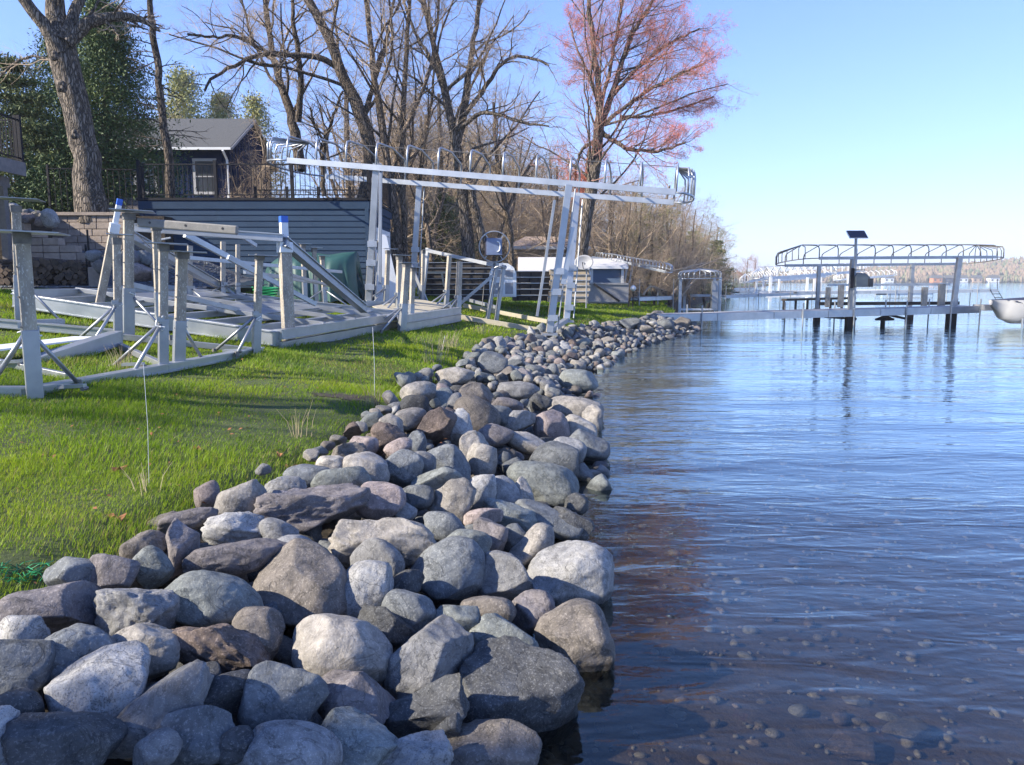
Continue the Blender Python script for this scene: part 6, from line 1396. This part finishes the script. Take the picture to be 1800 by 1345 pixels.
tuft(765,640,.6,34,'tall dry weeds at the bend of the lawn edge','dry_stalk',.25); tuft(790,612,.5,26,'dry weeds under the end of the third lift frame','dry_stalk',.2); tuft(215,650,.35,30,'dry clump inside the nearest lift frame','dry_stalk',.15); tuft(850,590,.4,20,'dry weeds by the timber base beams')
for i, (x1,y1,x2,y2) in enumerate(((252,640,262,858),(655,575,658,700),(782,590,764,650))):
    b = G(x2,y2) if i < 2 else G(770,640); t = atY(x1,y1,b.y); MBo = MB().tube([b, lerp(b,t,.5)+Vector((.01,0,0)), t], .0016 if i == 0 else .003, 5).build('marker_wire','white_trim')
    tag(MBo, ['thin white wire stake standing in the near lawn','thin white wire stake before the wide lift frame','leaning thin wire stake by the third lift frame'][i], 'stake', 'thin wire stakes in the lawn')
g_ = np.random.default_rng(31); Vs = []; nl = 0
for k in range(420):
    y = 3.2+g_.random()**1.3*16; x = float(Lx(y))-abs(g_.normal())*2.2+.1 if k % 3 else float(Lx(y))+g_.uniform(-.1,.9)
    z = float(lawn_z(x,y))+.03 if x < Lx(y) else pile_z(x,y)-.06
    a = g_.uniform(0,6.28); t_ = g_.normal(size=3)*.25; s_ = g_.uniform(.010,.024); u_ = np.array([math.cos(a),math.sin(a),t_[0]])*s_; v_ = np.array([-math.sin(a),math.cos(a),t_[1]])*s_*.6; c_ = np.array([x,y,z])
    Vs += [c_-u_, c_-u_*.1+v_+[0,0,.004], c_+u_, c_-v_*.9+[0,0,.003]]; nl += 1
tag(link('leaf_litter', arr_mesh('leaf_litter', np.array(Vs), [np.arange(nl*4).reshape(-1,4)], 'dry_leaf')), 'scattered tiny brown leaf bits on the lawn and between the stones', 'leaf litter', kind='stuff')
for i, (px, py, s, lab) in enumerate(((512,828,.07,'curled orange leaf at the lawn edge by the stones'),(210,832,.06,'brown fallen leaf in the middle of the near lawn'),(490,806,.05,'small brown leaf left of the pale weed stalks'),(205,918,.07,'yellow-tan dead leaf patch in the near lawn'),(535,826,.05,'tiny orange leaf against the speckled grey stone'),(432,590,.0,''),(345,795,.04,'pale curled leaf in the central lawn'))):
    if not s: continue
    b = G(px,py); m = MB(); n_ = 10
    m.v.append(b+Vector((0,0,.03)))
    for k in range(n_):
        a = 6.283*k/n_; q = s*(.6+.4*math.cos(2*a))*(1+.25*math.cos(5*a)); m.v.append(b+Vector((q*math.cos(a+i),q*math.sin(a+i)*.8,.035+.02*math.sin(3*a+i))))
    m.f += [(0,1+k,1+(k+1)%n_) for k in range(n_)]; tag(m.build('fallen_leaf','dry_leaf'), lab, 'leaf', 'fallen leaves on the lawn')
# ---------------------------------------------------------------- thin lake haze
hm = bpy.data.materials.new('haze'); hm.use_nodes = True; nt = hm.node_tree; nt.nodes.remove(nt.nodes['Principled BSDF'])
pv = nt.nodes.new('ShaderNodeVolumePrincipled'); pv.inputs['Color'].default_value = (.80,.87,.97,1); pv.inputs['Density'].default_value = .00042; nt.links.new(pv.outputs[0], nt.nodes['Material Output'].inputs['Volume']); MATS['haze'] = hm
hz = MB().box((150,2390,37.7),(8500,5420,84.6)).build('haze','haze'); tag(hz, 'thin pale lake haze filling the air over the water', 'haze', kind='stuff')
